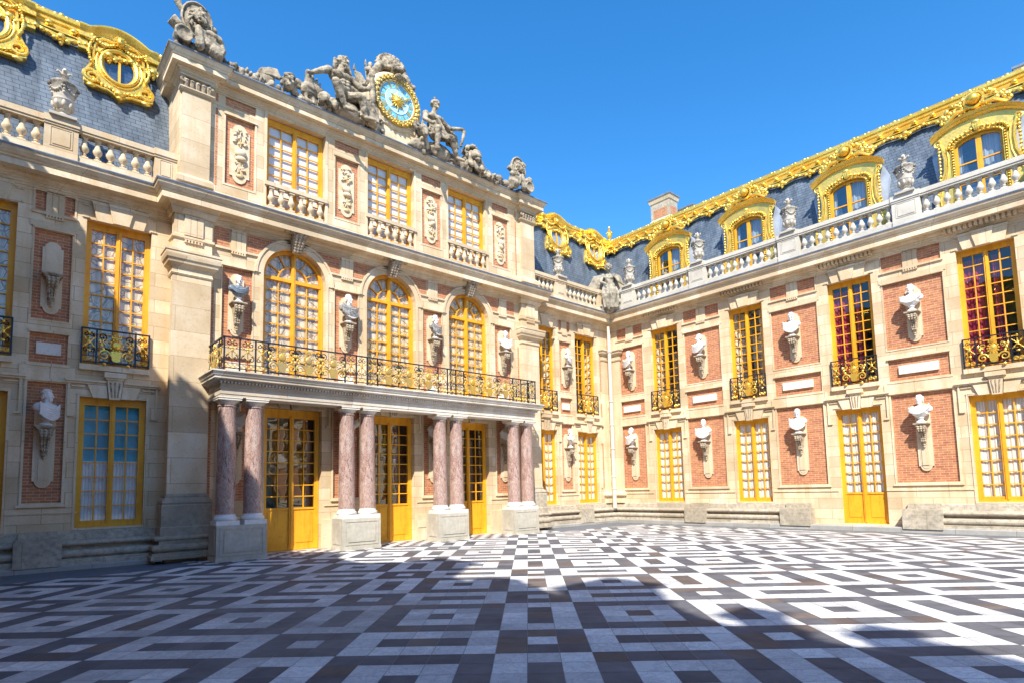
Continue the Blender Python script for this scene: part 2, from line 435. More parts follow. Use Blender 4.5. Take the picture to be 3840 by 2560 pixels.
def link(name, me, parent=None, loc=(0, 0, 0), rz=0):
    o = bpy.data.objects.new(name, me); COL.objects.link(o)
    o.location = loc; o.rotation_euler = (0, 0, rz)
    if parent is not None: o.parent = parent
    return o
def obj(name, g, mats, parent=None, loc=(0, 0, 0), rz=0, **k): return link(name, g.mesh(name, mats, **k), parent, loc, rz)
def tag(o, label, cat, group=None, kind=None):
    if label: o['label'] = label
    if cat: o['category'] = cat
    if group: o['group'] = group
    if kind: o['kind'] = kind
    return o
def empty(name, loc=(0, 0, 0), rz=0):
    o = bpy.data.objects.new(name, None); COL.objects.link(o); o.empty_display_size = .3
    o.location = loc; o.rotation_euler = (0, 0, rz); return o
def copy_tree(o, parent=None, name=None):
    c = o.copy(); COL.objects.link(c); c.parent = parent
    for ch in list(o.children): copy_tree(ch, c)
    return c

def sculpt(name, g, voxel, mats='statue_stone', disp=.0, dscale=6, smooth=0):
    voxel = min(voxel, .018)
    """fuse overlapping solids into one continuous carved surface"""
    me = g.mesh(name + "_src", mats)
    o = bpy.data.objects.new(name, me); COL.objects.link(o)
    md = o.modifiers.new("r", 'REMESH'); md.mode = 'VOXEL'; md.voxel_size = voxel; md.use_smooth_shade = True
    if smooth:
        ms = o.modifiers.new("s", 'SMOOTH'); ms.factor = .5; ms.iterations = smooth
    dg = bpy.context.evaluated_depsgraph_get()
    out = bpy.data.meshes.new_from_object(o.evaluated_get(dg)); out.name = name
    bpy.data.objects.remove(o); bpy.data.meshes.remove(me)
    out.materials.clear(); out.materials.append(MATS[mats])
    for p in out.polygons: p.material_index = 0; p.use_smooth = True
    if disp:
        nv = [v.normal.copy() for v in out.vertices]
        for v, nn in zip(out.vertices, nv):
            q = v.co * dscale
            d = noise.fractal(q, .8, 2.0, 3) * disp + (abs(noise.noise(Vector((q.x * 1.6, q.y * 1.6, q.z * .5)))) - .3) * disp * .8
            v.co = v.co + nn * d
    return out

# ------------------------------------------------------------------ facade pieces (local frame: x along the wall, -y outwards, z up)
def wall_mesh(x0, x1, z0, z1, holes, y=0.0, back=None):
    """front face with openings; holes = (x0,x1,z0,z1,depth) ; reveals included"""
    g = G()
    xs = sorted({x0, x1} | {min(max(h[i], x0), x1) for h in holes for i in (0, 1)})
    zs = sorted({z0, z1} | {min(max(h[i], z0), z1) for h in holes for i in (2, 3)})
    def hole(cx, cz):
        for h in holes:
            if h[0] < cx < h[1] and h[2] < cz < h[3]: return h
        return None
    cell = [[hole((xs[i] + xs[i + 1]) / 2, (zs[j] + zs[j + 1]) / 2) for j in range(len(zs) - 1)] for i in range(len(xs) - 1)]
    for i in range(len(xs) - 1):
        j = 0
        while j < len(zs) - 1:
            if cell[i][j] is None:
                k = j
                while k < len(zs) - 1 and cell[i][k] is None: k += 1
                g.quad((xs[i], y, zs[j]), (xs[i + 1], y, zs[j]), (xs[i + 1], y, zs[k]), (xs[i], y, zs[k])); j = k
            else: j += 1
    for h in holes:
        a, b, c, d, dep = h[:5]
        a = max(a, x0); b = min(b, x1)
        if b - a < .01: continue
        g.quad((a, y, c), (a, y, d), (a, y + dep, d), (a, y + dep, c)); g.quad((b, y, c), (b, y + dep, c), (b, y + dep, d), (b, y, d))
        g.quad((a, y, c), (a, y + dep, c), (b, y + dep, c), (b, y, c))
        if len(h) < 6: g.quad((a, y, d), (b, y, d), (b, y + dep, d), (a, y + dep, d))
    return g

def french(w, h, rows, cols=4, fr=.075, top=.05, panel=0.0, transom=None, arch=False, sill=.07):
    """french window: origin bottom centre, glass at y=0, frame in front (-y)"""
    g = G(); p = G(); hw = w / 2; d0, d1 = -.07, .03
    sp = h - hw if arch else h
    # outer frame
    g.box(-hw, -hw + fr, d0, d1, 0, sp); g.box(hw - fr, hw, d0, d1, 0, sp)
    g.box(-hw, hw, d0 - .015, d1, 0, sill)
    if not arch: g.box(-hw + fr, hw - fr, d0, d1, h - fr - top, h)
    # centre stiles
    cs = .115 if cols > 2 else .07
    ztop = h - fr - top if not arch else h - .03
    g.box(-cs / 2, cs / 2, d0 - .02, d1, sill, ztop)
    g.box(-.018, .018, d0 - .04, d0 - .02, sill, ztop)
    il = hw - fr; leaf = il - cs / 2; st = .05
    z0 = sill; z1 = (sp if arch else h - fr - top)
    for sgn in (-1, 1):
        a, b = (-il, -cs / 2) if sgn < 0 else (cs / 2, il)
        g.box(a, b, d0 + .012, d1, z0, z0 + .09)                         # bottom rail
        if not arch: g.box(a, b, d0 + .012, d1, z1 - .06, z1)
        g.box(a if sgn < 0 else b - st, a + st if sgn < 0 else b, d0 + .012, d1, z0 + .09, z1)
        zz = z0 + .09
        if panel:
            g.box(a, b, d0 + .03, d1, z0 + .09, panel); g.box(a + .09, b - .09, d0 + .015, d0 + .03, z0 + .17, panel - .12)
            g.box(a, b, d0 + .005, d1, panel - .06, panel); zz = panel
        nc = cols // 2
        ga, gb = (a + st, b) if sgn < 0 else (a, b - st)
        zt = z1 if arch else z1 - .06
        for i in range(1, nc):
            x = ga + (gb - ga) * i / nc; g.box(x - .014, x + .014, d0 + .035, d1 - .026, zz, zt)
        for j in range(1, rows):
            z = zz + (zt - zz) * j / rows; g.box(ga, gb, d0 + .037, d1 - .027, z - .014, z + .014)
    p.quad((-hw + .02, 0, z0 + .02 if not panel else panel - .02), (hw - .02, 0, z0 + .02 if not panel else panel - .02), (hw - .02, 0, sp - .01), (-hw + .02, 0, sp - .01))
    if arch:
        g.box(-hw + fr, hw - fr, d0 - .01, d1, sp - .05, sp + .05)
        n = 20
        for i in range(n):
            a0 = PI * i / n; a1 = PI * (i + 1) / n
            for ro, ri, dd0 in ((hw, hw - fr - .02, d0), (hw * .5, hw * .5 - .035, d0 + .02)):
                q = [(ro * math.cos(a0), ro * math.sin(a0)), (ro * math.cos(a1), ro * math.sin(a1)), (ri * math.cos(a1), ri * math.sin(a1)), (ri * math.cos(a0), ri * math.sin(a0))]
                g.prism([(x, z + sp) for x, z in q], dd0, d1)
        for a in (30, 60, 120, 150):
            ca, sa = math.cos(R(a)), math.sin(R(a)); px, pz = -sa * .017, ca * .017
            r0, r1 = hw * .48, hw - fr
            g.prism([(r0 * ca - px, sp + r0 * sa - pz), (r1 * ca - px, sp + r1 * sa - pz), (r1 * ca + px, sp + r1 * sa + pz), (r0 * ca + px, sp + r0 * sa + pz)], d0 + .03, d1 - .01)
        p.add([(0, 0, sp)] + [((hw - .02) * math.cos(PI * i / 16), 0, sp + (hw - .02) * math.sin(PI * i / 16)) for i in range(17)], [(0, i + 1, i + 2) for i in range(16)])
    return g, p

_wm = {}
def window(parent, key, x, y, z, w, h, rows, back='white_curtain', glass='glass', name='window', cols=4, off=.03, label=None, split=None, **k):
    kk = (key, back, glass)
    if kk not in _wm:
        g, p = french(w, h, rows, cols, **k)
        c = G(); hw = w / 2 - .01
        if back == 'open':
            c.quad((-hw - 1.1, off + .6, -.5), (hw + 1.1, off + .6, -.5), (hw + 1.1, off + .6, h + .6), (-hw - 1.1, off + .6, h + .6)); bm_ = 'dark_room'; cn = 'interior'
        elif back == 'red':
            c.quad((-hw - 1.1, off + .9, -.5), (hw + 1.1, off + .9, -.5), (hw + 1.1, off + .9, h + .9), (-hw - 1.1, off + .9, h + .9)); bm_ = ['dark_room', 'red_curtain']; cn = 'curtain'
            for a, b in ((-hw, -.02), (.10, .34)):
                n = 16
                for i in range(n):
                    u0, u1 = a + (b - a) * i / n, a + (b - a) * (i + 1) / n
                    y0, y1 = off + .05 + .03 * math.sin(i * 1.9), off + .05 + .03 * math.sin((i + 1) * 1.9)
                    c.add([(u0, y0, .05), (u1, y1, .05), (u1, y1, h - .3), (u0, y0, h - .3)], [(0, 1, 2, 3)], 1, True)
        elif back == 'shutters_open':
            c.quad((-hw - 1.1, off + .9, -.5), (hw + 1.1, off + .9, -.5), (hw + 1.1, off + .9, h + .9), (-hw - 1.1, off + .9, h + .9)); bm_ = ['dark_room', 'shutter_panels']; cn = 'shutter'
            for sx in (-1, 1):
                for k in range(10):
                    z0 = .1 + (h - .2) * k / 10; c.quad((sx * hw, off + .05, z0), (sx * hw * .45, off + .34, z0), (sx * hw * .45, off + .34, z0 + h * .085), (sx * hw, off + .05, z0 + h * .085), 1)
            c.quad((-hw * .3, off + .75, .1), (hw * .25, off + .75, .1), (hw * .25, off + .75, h * .75), (-hw * .3, off + .75, h * .75), 1)
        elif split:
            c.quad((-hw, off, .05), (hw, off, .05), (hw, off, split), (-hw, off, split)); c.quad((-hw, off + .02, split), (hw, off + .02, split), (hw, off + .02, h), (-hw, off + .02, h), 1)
            bm_ = [back, 'painted_sky_reflection']; cn = 'curtain'  # above the curtain: sky reflection painted on a backing sheet
        else:
            n = 22
            for i in range(n):
                u0, u1 = -hw + 2 * hw * i / n, -hw + 2 * hw * (i + 1) / n
                am = .012 if 'curtain' in back else 0
                y0, y1 = off + am * math.sin(i * 2.1), off + am * math.sin((i + 1) * 2.1)
                c.add([(u0, y0, .05), (u1, y1, .05), (u1, y1, h - .02), (u0, y0, h - .02)], [(0, 1, 2, 3)], 0, True)
            bm_ = back; cn = 'blind' if back == 'blind' else 'shutter' if back == 'shutter_panels' else 'curtain'
        # dark back so no light leaks in
        _wm[kk] = (g.mesh(name, 'ochre_paint'), p.mesh('pane', glass, recalc=False), c.mesh(cn, bm_, recalc=False), cn)
    a, b, c, cn = _wm[kk]
    o = link(name, a, parent, (x, y, z)); link('pane', b, o); link(cn, c, o)
    if label: o['label'] = label
    return o

def tri_guttae(g, x, z0, z1, y, w=.42):
    """triglyph with guttae below a fillet; proud of plane y"""
    n = 3; bw = w / 3.0
    for i in range(n):
        xa = x - w / 2 + i * bw
        g.prism([(xa + .004, z0), (xa + bw - .004, z0), (xa + bw - .004, z1 - .06), (xa + bw - .03, z1 - .03), (xa + .03, z1 - .03), (xa + .004, z1 - .06)], y - .045, y)
    g.box(x - w / 2, x + w / 2, y - .02, y, z0, z1)
    g.box(x - w / 2, x + w / 2, y - .055, y, z1 - .035, z1)
def guttae(g, x, z, y, w=.42):
    g.box(x - w / 2, x + w / 2, y - .05, y, z - .02, z)
    for i in range(6):
        xx = x - w / 2 + w * (i + .5) / 6
        g.prism([(xx - .028, z - .085), (xx + .028, z - .085), (xx + .014, z - .02), (xx - .014, z - .02)], y - .05, y)

def frame_rect(g, x0, x1, z0, z1, y, t=.045, d=.03, m=0):
    g.box(x0 - t, x0, y - d, y, z0 - t, z1 + t, m); g.box(x1, x1 + t, y - d, y, z0 - t, z1 + t, m)
    g.box(x0, x1, y - d, y, z1, z1 + t, m); g.box(x0, x1, y - d, y, z0 - t, z0, m)

def flat_keys(g, x, hw, z, zt, y):
    """flat-arch lintel with stepped voussoirs above an upper window"""
    for a, b, c, d, pr in ((-.62, -.28, -.50, -.17, .09), (-.28, .28, -.17, .17, .15), (.28, .62, .17, .50, .09)):
        dz = -.03 if pr > .06 else 0
        g.prism([(x + c, z + dz), (x + d, z + dz), (x + b, zt), (x + a, zt)], y - pr, y)
    for sx in (-1, 1):
        a, b = x + sx * .66, x + sx * (hw + .10)
        g.box(a, b, y - .025, y, zt - .13, zt - .09); g.box(a, b, y - .03, y, z + .02, z + .06)

def ground_keys(g, x, hw, z, zt, y, root=None):
    """fluted console keystone, flanking voussoirs and hood above a ground-floor window; returns chain-carved strips"""
    g.box(x - .235, x + .235, y - .20, y, zt + .13, zt + .26)
    g.box(x - .20, x + .20, y - .16, y, zt + .08, zt + .13)
    g.prism([(x - .115, z - .05), (x + .115, z - .05), (x + .17, zt + .08), (x - .17, zt + .08)], y - .13, y)
    for k in (-1, 0, 1):
        q = G()
        for i in range(9):
            f = i / 8.0; zz = z + .03 + (zt - z) * .92 * f; xx = x + k * (.062 + .035 * f)
            q.ell((xx, y - .137, zz), (.017 + .008 * f, .020, .026), 0, 6, 4)
        if root: obj('carved_chain', q, 'carved_stone', root)
    for sx in (-1, 1):
        q = [(x + sx * .14, z - .02), (x + sx * .44, z - .02), (x + sx * .56, zt - .06), (x + sx * .17, zt - .06)]
        if sx < 0: q = q[::-1]
        g.prism(q, y - .075, y)
        a, b = x + sx * .60, x + sx * (hw + .17)
        g.box(a, b, y - .04, y, zt - .13, zt - .09)
        g.box(x + sx * .5, x + sx * (hw + .06), y - .03, y, z + .04, z + .065)
        g.box(x + sx * (hw + .19), x + sx * (hw + .24), y - .05, y, z - .45, zt - .02)      # ear of the surround
        g.box(x + sx * (hw + .10), x + sx * (hw + .24), y - .05, y, z - .50, z - .45)
        # hood
        a, b = x + sx * .18, x + sx * (hw + .30)
        g.box(a, b, y - .12, y, zt, zt + .05); g.box(a, b, y - .07, y, zt - .05, zt)

def baluster_mesh():
    g = G()
    pr = [(.06, .05), (.06, .062), (.035, .09), (.05, .105), (.052, .115), (.036, .135), (.042, .155), (.080, .20), (.098, .25), (.100, .285), (.096, .30), (.086, .305), (.064, .37), (.052, .44), (.048, .475), (.058, .48), (.060, .50), (.050, .51), (.066, .535), (.072, .55)]
    g.lathe(pr, seg=12)
    g.box(-.078, .078, -.078, .078, 0, .05); g.box(-.078, .078, -.078, .078, .55, .60)
    return g.mesh('baluster', 'limestone_white', ang=30), g.mesh('baluster', 'limestone_plain', ang=30)
BAL, BALC = baluster_mesh()

PLATE = {}
def plate_mesh(h, w=.40, ground=True):
    """arched backing slab of a bust bracket: origin at bottom centre on the wall"""
    g = G(); hw = w / 2; hi = hw - .045
    def outline(r, ww, z0, z1):
        pts = []
        for i in range(9): a = PI + PI * i / 8; pts.append((r * math.cos(a), z0 + r * math.sin(a)))
        pts += [(ww, z0), (ww, z1)]
        for i in range(9): a = PI * i / 8; pts.append((r * math.cos(a), z1 + r * math.sin(a)))
        pts += [(-ww, z1), (-ww, z0)]
        return pts
    g.prism(outline(hi, hw, hi + .02, h - hi), -.05, .0)
    g.prism(outline(hi - .05, hi - .02, hi + .04, h - hi - .02), -.062, -.05)
    if ground: g.box(-hw * .45, hw * .45, -.085, -.062, hi + .05, h * .45)
    return g.mesh('backing_slab', 'limestone_plain')
def console_mesh():
    """leafy scrolled bracket, top at z=0"""
    g = G()
    for z0, z1, d, w in ((-.035, 0, .34, .20), (-.06, -.035, .31, .18), (-.09, -.06, .28, .16)):
        g.box(-w, w, -d, 0, z0, z1)
    # scroll body, S-shaped side profile
    prof = []
    for i in range(15):
        f = i / 14.0; z = -.09 - .58 * f
        d = .25 * (1 - f) ** .8 + .05 + .035 * math.sin(f * 9)
        prof.append((z, d))
    n = len(prof); vs = []
    for z, d in prof:
        f = (-z - .09) / .58; w = .13 * (1 - f * .62)
        vs += [(-w, 0, z), (-w, -d, z), (w, -d, z), (w, 0, z)]
    fs = [(i * 4 + k, i * 4 + 4 + k, i * 4 + 5 + k, i * 4 + 1 + k) for i in range(n - 1) for k in range(3)]
    g.add(vs, fs, 0, True); g.add(vs, [(0, 1, 2, 3), ((n - 1) * 4 + 3, (n - 1) * 4 + 2, (n - 1) * 4 + 1, (n - 1) * 4)])
    for k in (-1, 0, 1):
        for i in range(9):
            f = i / 8.0; z = -.12 - .5 * f; d = .25 * (1 - f) ** .8 + .06 + .035 * math.sin(f * 9)
            g.ell((k * .085 * (1 - f * .6), -d, z), (.036 * (1 - f * .4), .03, .036), 0, 7, 5)
    for sx in (-1, 1):
        g.lathe([(.0, 0), (.07, .01), (.075, .03), (0, .035)], (sx * .10, -.24, -.16), 10, axis='x')
    for i, (z, r) in enumerate(((-.60, .05), (-.68, .042), (-.745, .03))):
        g.ell((0, -.075, z), (r * 1.2, r, r), 0, 8, 5)
        for sx in (-1, 1): g.ell((sx * r * 1.1, -.065, z + .02), (r * .6, r * .6, r * .7), 0, 6, 4)
    return g.mesh('console', 'carved_stone', ang=50)
CONSOLE = console_mesh()

def bust_src(var):
    g = G(); rr = random.Random(var * 13 + 5)
    g.lathe([(.125, 0), (.13, .02), (.11, .04), (.055, .075), (.05, .10), (.075, .125), (.09, .14), (.07, .16)], seg=16)
    # truncated shoulders and chest
    w = (.30, .26, .28, .31)[var % 4]
    g.ell((0, -.015, .315), (w * .78, .135, .17)); g.ell((-w * .62, .0, .36), (.115, .10, .105)); g.ell((w * .62, .0, .36), (.115, .10, .105))
    g.ell((-.07, -.085, .30), (.095, .06, .085)); g.ell((.07, -.085, .30), (.095, .06, .085))
    g.cap((0, .01, .40), (0, -.01, .52), .068, .056)
    turn = Matrix.Rotation(R((-38, 30, -12, 16)[var % 4]), 4, 'Z')
    def H(x, y, z): v = turn @ Vector((x, y, 0)); return (v.x, v.y - .01, z)
    hz = .62
    g.ell(H(0, .0, hz + .025), (.083, .10, .095), rot=turn.to_3x3()); g.ell(H(0, -.03, hz - .04), (.064, .068, .08), rot=turn.to_3x3())
    g.cap(H(0, -.088, hz + .02), H(0, -.112, hz - .025), .012, .02, seg=8)       # nose
    g.ell(H(0, -.078, hz - .095), (.026, .026, .022)); g.ell(H(0, -.09, hz - .058), (.028, .012, .008)); g.ell(H(0, -.086, hz - .072), (.024, .012, .008))
    for sx in (-1, 1):
        g.ell(H(sx * .034, -.082, hz + .035), (.028, .016, .009)); g.ell(H(sx * .034, -.074, hz + .012), (.015, .014, .010))
        g.ell(H(sx * .045, -.062, hz - .03), (.022, .022, .022)); g.ell(H(sx * .085, .01, hz), (.012, .022, .03))
    for i in range(46):                                                             # curls of hair
        a = rr.uniform(0, 2 * PI); e = rr.uniform(.05, 1.45)
        x, y, z = .088 * math.cos(a) * math.cos(e), .105 * math.sin(a) * math.cos(e), .10 * math.sin(e)
        if y < -.05 and z < .055: continue
        g.ell(H(x, y + .008, hz + .03 + z), (.022, .022, .018), 0, 6, 4)
    for i in range(14):
        a = R(rr.uniform(20, 160)); g.ell(H(.085 * math.cos(a), .09 * math.sin(a), hz - rr.uniform(0, .07)), (.022, .022, .022), 0, 6, 4)
    if var % 4 == 1:                                                                 # beard
        for i in range(12): g.ell(H(rr.uniform(-.05, .05), -.07, hz - rr.uniform(.07, .12)), (.018, .018, .022), 0, 6, 4)
    if var % 4 == 3:                                                                 # helmet-like crest / bun
        g.ell(H(0, .03, hz + .11), (.06, .08, .045), rot=turn.to_3x3())
    # drapery folds across the chest
    for k in range(6 if var % 4 != 2 else 3):
        z0 = .44 - k * .045; pts = []
        for i in range(9):
            f = i / 8.0; x = -w * .9 + 1.75 * w * f
            pts.append((x, -.10 - .045 * math.sin(f * PI), z0 - .12 * math.sin(f * PI) + .03 * f + (.02 if var % 2 else -.02) * math.cos(f * 3)))
        g.tube(pts, .021, 6)
    return g
BUSTS = [sculpt('bust', bust_src(i), .0105, 'white_marble', disp=.004, dscale=14) for i in range(4)]

ALL_BUSTS = []
def bust_set(root_wall, parent_loc, x, z_plate0, plate_h, z_lip, var, label, yface=0.0, ground=True, empty_=False, mat=None, sc=1.05, rz=0, brick_y=.05):
    """backing slab + console belong to the wall; bust is a thing of its own standing on the console"""
    k = (round(plate_h, 2), ground)
    if k not in PLATE: PLATE[k] = plate_mesh(plate_h, ground=ground)
    b = link('bust_bracket', CONSOLE, root_wall, (x, yface - .055 + brick_y, z_lip))
    link('backing_slab', PLATE[k], b, (0, .055, z_plate0 - z_lip))
    if empty_: return
    M = parent_loc
    p = M @ Vector((x, yface - .055 + brick_y - .19, z_lip))
    o = bpy.data.objects.new('bust', BUSTS[var % 4] if mat is None else bust_mat(var, mat)); COL.objects.link(o)
    o.location = p; o.rotation_euler = (0, 0, M.to_euler().z + rz); o.scale = (sc * 1.12, sc * 1.05, sc * 1.14)
    tag(o, label, 'bust', 'marble busts on wall brackets')
    ALL_BUSTS.append(o)
_bm = {}
def bust_mat(var, mat):
    if (var, mat) not in _bm:
        me = BUSTS[var % 4].copy(); me.materials.append(MATS[mat])
        for p in me.polygons:
            z = p.center.z
            if .15 < z < .49: p.material_index = 1
        _bm[(var, mat)] = me
    return _bm[(var, mat)]

# ------------------------------------------------------------------ ironwork
def spiral(cx, cz, r0, turns, a0, dirn=1, n=16, y=0):
    pts = []
    for i in range(n + 1):
        f = i / n; a = a0 + dirn * f * turns * 2 * PI; r = r0 * (1 - .82 * f)
        pts.append((cx + r * math.cos(a), y, cz + r * math.sin(a)))
    return pts
def ring_pair(gi, gg, x0, x1, z0, z1):
    n = max(1, round((x1 - x0) / .13)); w = (x1 - x0) / n
    for i in range(n):
        cx = x0 + w * (i + .5); cz = (z0 + z1) / 2
        for rr, g in ((.052, gg), (.026, gg)):
            g.tube([(cx + rr * math.cos(a * PI / 4), -.012, cz + rr * math.sin(a * PI / 4)) for a in range(8)], .008, 4, 0, True)
def x_panel(gi, gg, x0, x1, z0, z1):
    """narrow panel: crossed gilt stems with a flame, black scrolls"""
    cx = (x0 + x1) / 2; cz = (z0 + z1) / 2; hw = (x1 - x0) / 2 - .02; hh = (z1 - z0) / 2 - .05
    for sx in (-1, 1):
        gg.tube([(cx - sx * hw, -.01, cz - hh * .5), (cx, -.02, cz), (cx + sx * hw, -.01, cz + hh * .5)], .011, 5)
        for sz in (-1, 1):
            gg.ell((cx + sx * hw * .6, -.02, cz + sz * hh * .32), (.022, .012, .03), 0, 6, 4)
            gi.tube(spiral(cx + sx * hw * .5, cz + sz * hh * .72, hw * .45, 1.1, PI / 2, sx * sz), .012, 4)
    for i, r in enumerate((.034, .026, .018)): gg.ell((cx, -.02, cz + (.0, .07, .13)[i]), (r, .016, r * 1.5), 0, 7, 4)
    gg.ell((cx, -.02, cz - hh * .75), (.045, .018, .03), 0, 7, 4); gg.ell((cx, -.02, cz + hh * .85), (.03, .016, .045), 0, 7, 4)
    gi.tube([(cx, 0, z0), (cx, 0, z1)], .008, 4)
def cartouche(gi, gg, cx, z0, z1, s=1.0):
    """gilt shield, medallion and crown between scrolls"""
    h = z1 - z0
    gg.prism([(cx - .085 * s, z0 + .10 * h), (cx - .06 * s, z0 + .05 * h), (cx, z0 + .02 * h), (cx + .06 * s, z0 + .05 * h), (cx + .085 * s, z0 + .10 * h), (cx + .11 * s, z0 + .36 * h), (cx - .11 * s, z0 + .36 * h)], -.045, -.01)
    gg.lathe([(0, .045), (.07 * s, .04), (.09 * s, .02), (.10 * s, 0)], (cx, -.01, z0 + .56 * h), 14, axis='y', sy=1.15)
    for i in range(12):
        a = 2 * PI * i / 12; gg.ell((cx + .125 * s * math.cos(a), -.02, z0 + .56 * h + .14 * s * math.sin(a)), (.026 * s, .016, .026 * s), 0, 6, 4)
    for k in (-2, -1, 0, 1, 2): gg.ell((cx + k * .042 * s, -.03, z0 + (.88 - .015 * k * k) * h), (.018, .018, .038), 0, 6, 4)
    gg.box(cx - .10 * s, cx + .10 * s, -.045, -.01, z0 + .78 * h, z0 + .81 * h)
    for sx in (-1, 1):
        gg.tube(spiral(cx + sx * .24 * s, z0 + .22 * h, .13 * s, 1.5, R(180 if sx > 0 else 0), -sx, 18, -.02), [.026 - .012 * i / 18 for i in range(19)], 5)
        gg.tube(spiral(cx + sx * .21 * s, z0 + .66 * h, .075 * s, 1.3, R(-90), sx, 12, -.02), [.016 - .006 * i / 12 for i in range(13)], 5)
        gi.tube(spiral(cx + sx * .28 * s, z0 + .80 * h, .10 * s, 1.3, R(-90), -sx, 14, 0), .014, 4)
        gi.tube([(cx + sx * .13 * s, 0, z0 + .40 * h), (cx + sx * .27 * s, 0, z0 + .48 * h), (cx + sx * .33 * s, 0, z0 + .66 * h)], .014, 4)
        for k in range(3): gg.ell((cx + sx * (.26 + .035 * k) * s, -.02, z0 + (.42 + .12 * k) * h), (.032, .014, .05), 0, 6, 4)
def posts(gi, xs, z0, z1):
    for x in xs: gi.box(x - .019, x + .019, -.014, .014, z0, z1)

def balconet(w=1.42, h=.88):
    gi, gg = G(), G(); hw = w / 2
    gi.box(-hw - .01, hw + .01, -.03, .03, h - .03, h); gi.box(-hw, hw, -.012, .012, .03, .055)
    posts(gi, (-hw, -hw + .30, hw - .30, hw), 0.0, h)
    for a, b in ((-hw, -hw + .30), (hw - .30, hw)):
        gi.box(a, b, -.01, .01, .19, .205); ring_pair(gi, gg, a + .02, b - .02, .05, .19); x_panel(gi, gg, a, b, .21, h - .03)
    cartouche(gi, gg, 0, .06, h - .03, 1.05)
    gi.box(-.34, .34, -.02, .02, .045, .085)
    for sx in (-1, 1): gg.ell((sx * .25, -.07, .0), (.05, .05, .04), 0, 10, 6)
    return gi.mesh('balcony_railing', 'black_iron'), gg.mesh('gilding', 'gold')
RAIL = balconet()

# ------------------------------------------------------------------ urns
def urn_mesh(name='urn'):
    g = G()
    g.box(-.24, .24, -.24, .24, 0, .06)
    g.lathe([(.19, .06), (.20, .09), (.15, .12), (.085, .17), (.08, .20), (.12, .225), (.12, .24), (.10, .25), (.15, .30), (.19, .38), (.20, .45), (.205, .455), (.20, .48), (.17, .49), (.18, .56), (.21, .74), (.235, .84), (.25, .86), (.24, .89), (.17, .92), (.10, .96), (.07, 1.0), (.09, 1.03), (.05, 1.06), (.035, 1.10)], seg=18)
    for i in range(8):
        a = 2 * PI * i / 8; g.ell((.17 * math.cos(a), .17 * math.sin(a), .36), (.045, .045, .09), 0, 6, 5)
    for k in range(4):
        a0 = PI / 2 * k
        g.ell((.25 * math.cos(a0), .25 * math.sin(a0), .83), (.045, .045, .06), 0, 7, 5)
        for i in range(9):
            f = i / 8.0; a = a0 + f * PI / 2; z = .80 - .16 * math.sin(f * PI)
            r = .235 - .03 * math.sin(f * PI)
            g.ell((r * math.cos(a), r * math.sin(a), z), (.028, .028, .03), 0, 6, 4)
        for j in range(3): g.ell((.23 * math.cos(a0) * (1 - .08 * j), .23 * math.sin(a0) * (1 - .08 * j), .74 - .06 * j), (.03, .03, .035), 0, 6, 4)
    g.ell((0, 0, 1.19), (.05, .05, .11), 0, 8, 6); g.ell((0, 0, 1.10), (.09, .09, .03), 0, 8, 4)
    for sx, sy in ((1, 0), (-1, 0), (0, 1), (0, -1)):
        g.tube([(0, 0, 1.10), (sx * .07, sy * .07, 1.17), (sx * .12, sy * .12, 1.20), (sx * .135, sy * .135, 1.16)], [.03, .03, .028, .02], 6)
    return g.mesh(name, 'urn_stone', ang=60)
URN = urn_mesh()
def urn(M, x, y, z, label):
    o = bpy.data.objects.new('urn', URN); COL.objects.link(o); o.location = M @ Vector((x, y, z)); o.rotation_euler = (0, 0, M.to_euler().z); o.scale = (1.12, 1.12, 1.06)
    return tag(o, label, 'urn', 'stone urns along the balustrade')

# ------------------------------------------------------------------ wing facade
CORNICE = [(0, 9.07), (.03, 9.08), (.03, 9.12), (.06, 9.13), (.06, 9.18), (.09, 9.19), (.09, 9.235), (.11, 9.24), (.15, 9.28), (.16, 9.31), (.18, 9.315), (.18, 9.335), (.40, 9.355), (.40, 9.33), (.43, 9.33), (.43, 9.47), (.405, 9.475), (.45, 9.505), (.46, 9.53), (.45, 9.54), (.49, 9.565), (.54, 9.64), (.56, 9.70), (.56, 9.74)]
LEADC = [(.30, 9.78), (.575, 9.755), (.585, 9.735), (.572, 9.70)]
def dentils(g, x0, x1, y=0, z0=9.205, z1=9.335, d=.26, step=.13):
    n = int((x1 - x0) / step)
    for i in range(n):
        a = x0 + step * i + step * .2; g.box(a, a + step * .62, y - d, y - .05, z0, z1)
    g.box(x0 - .02, x0 + step * n + .02, y - d - .02, y - .05, z1, z1 + .03)

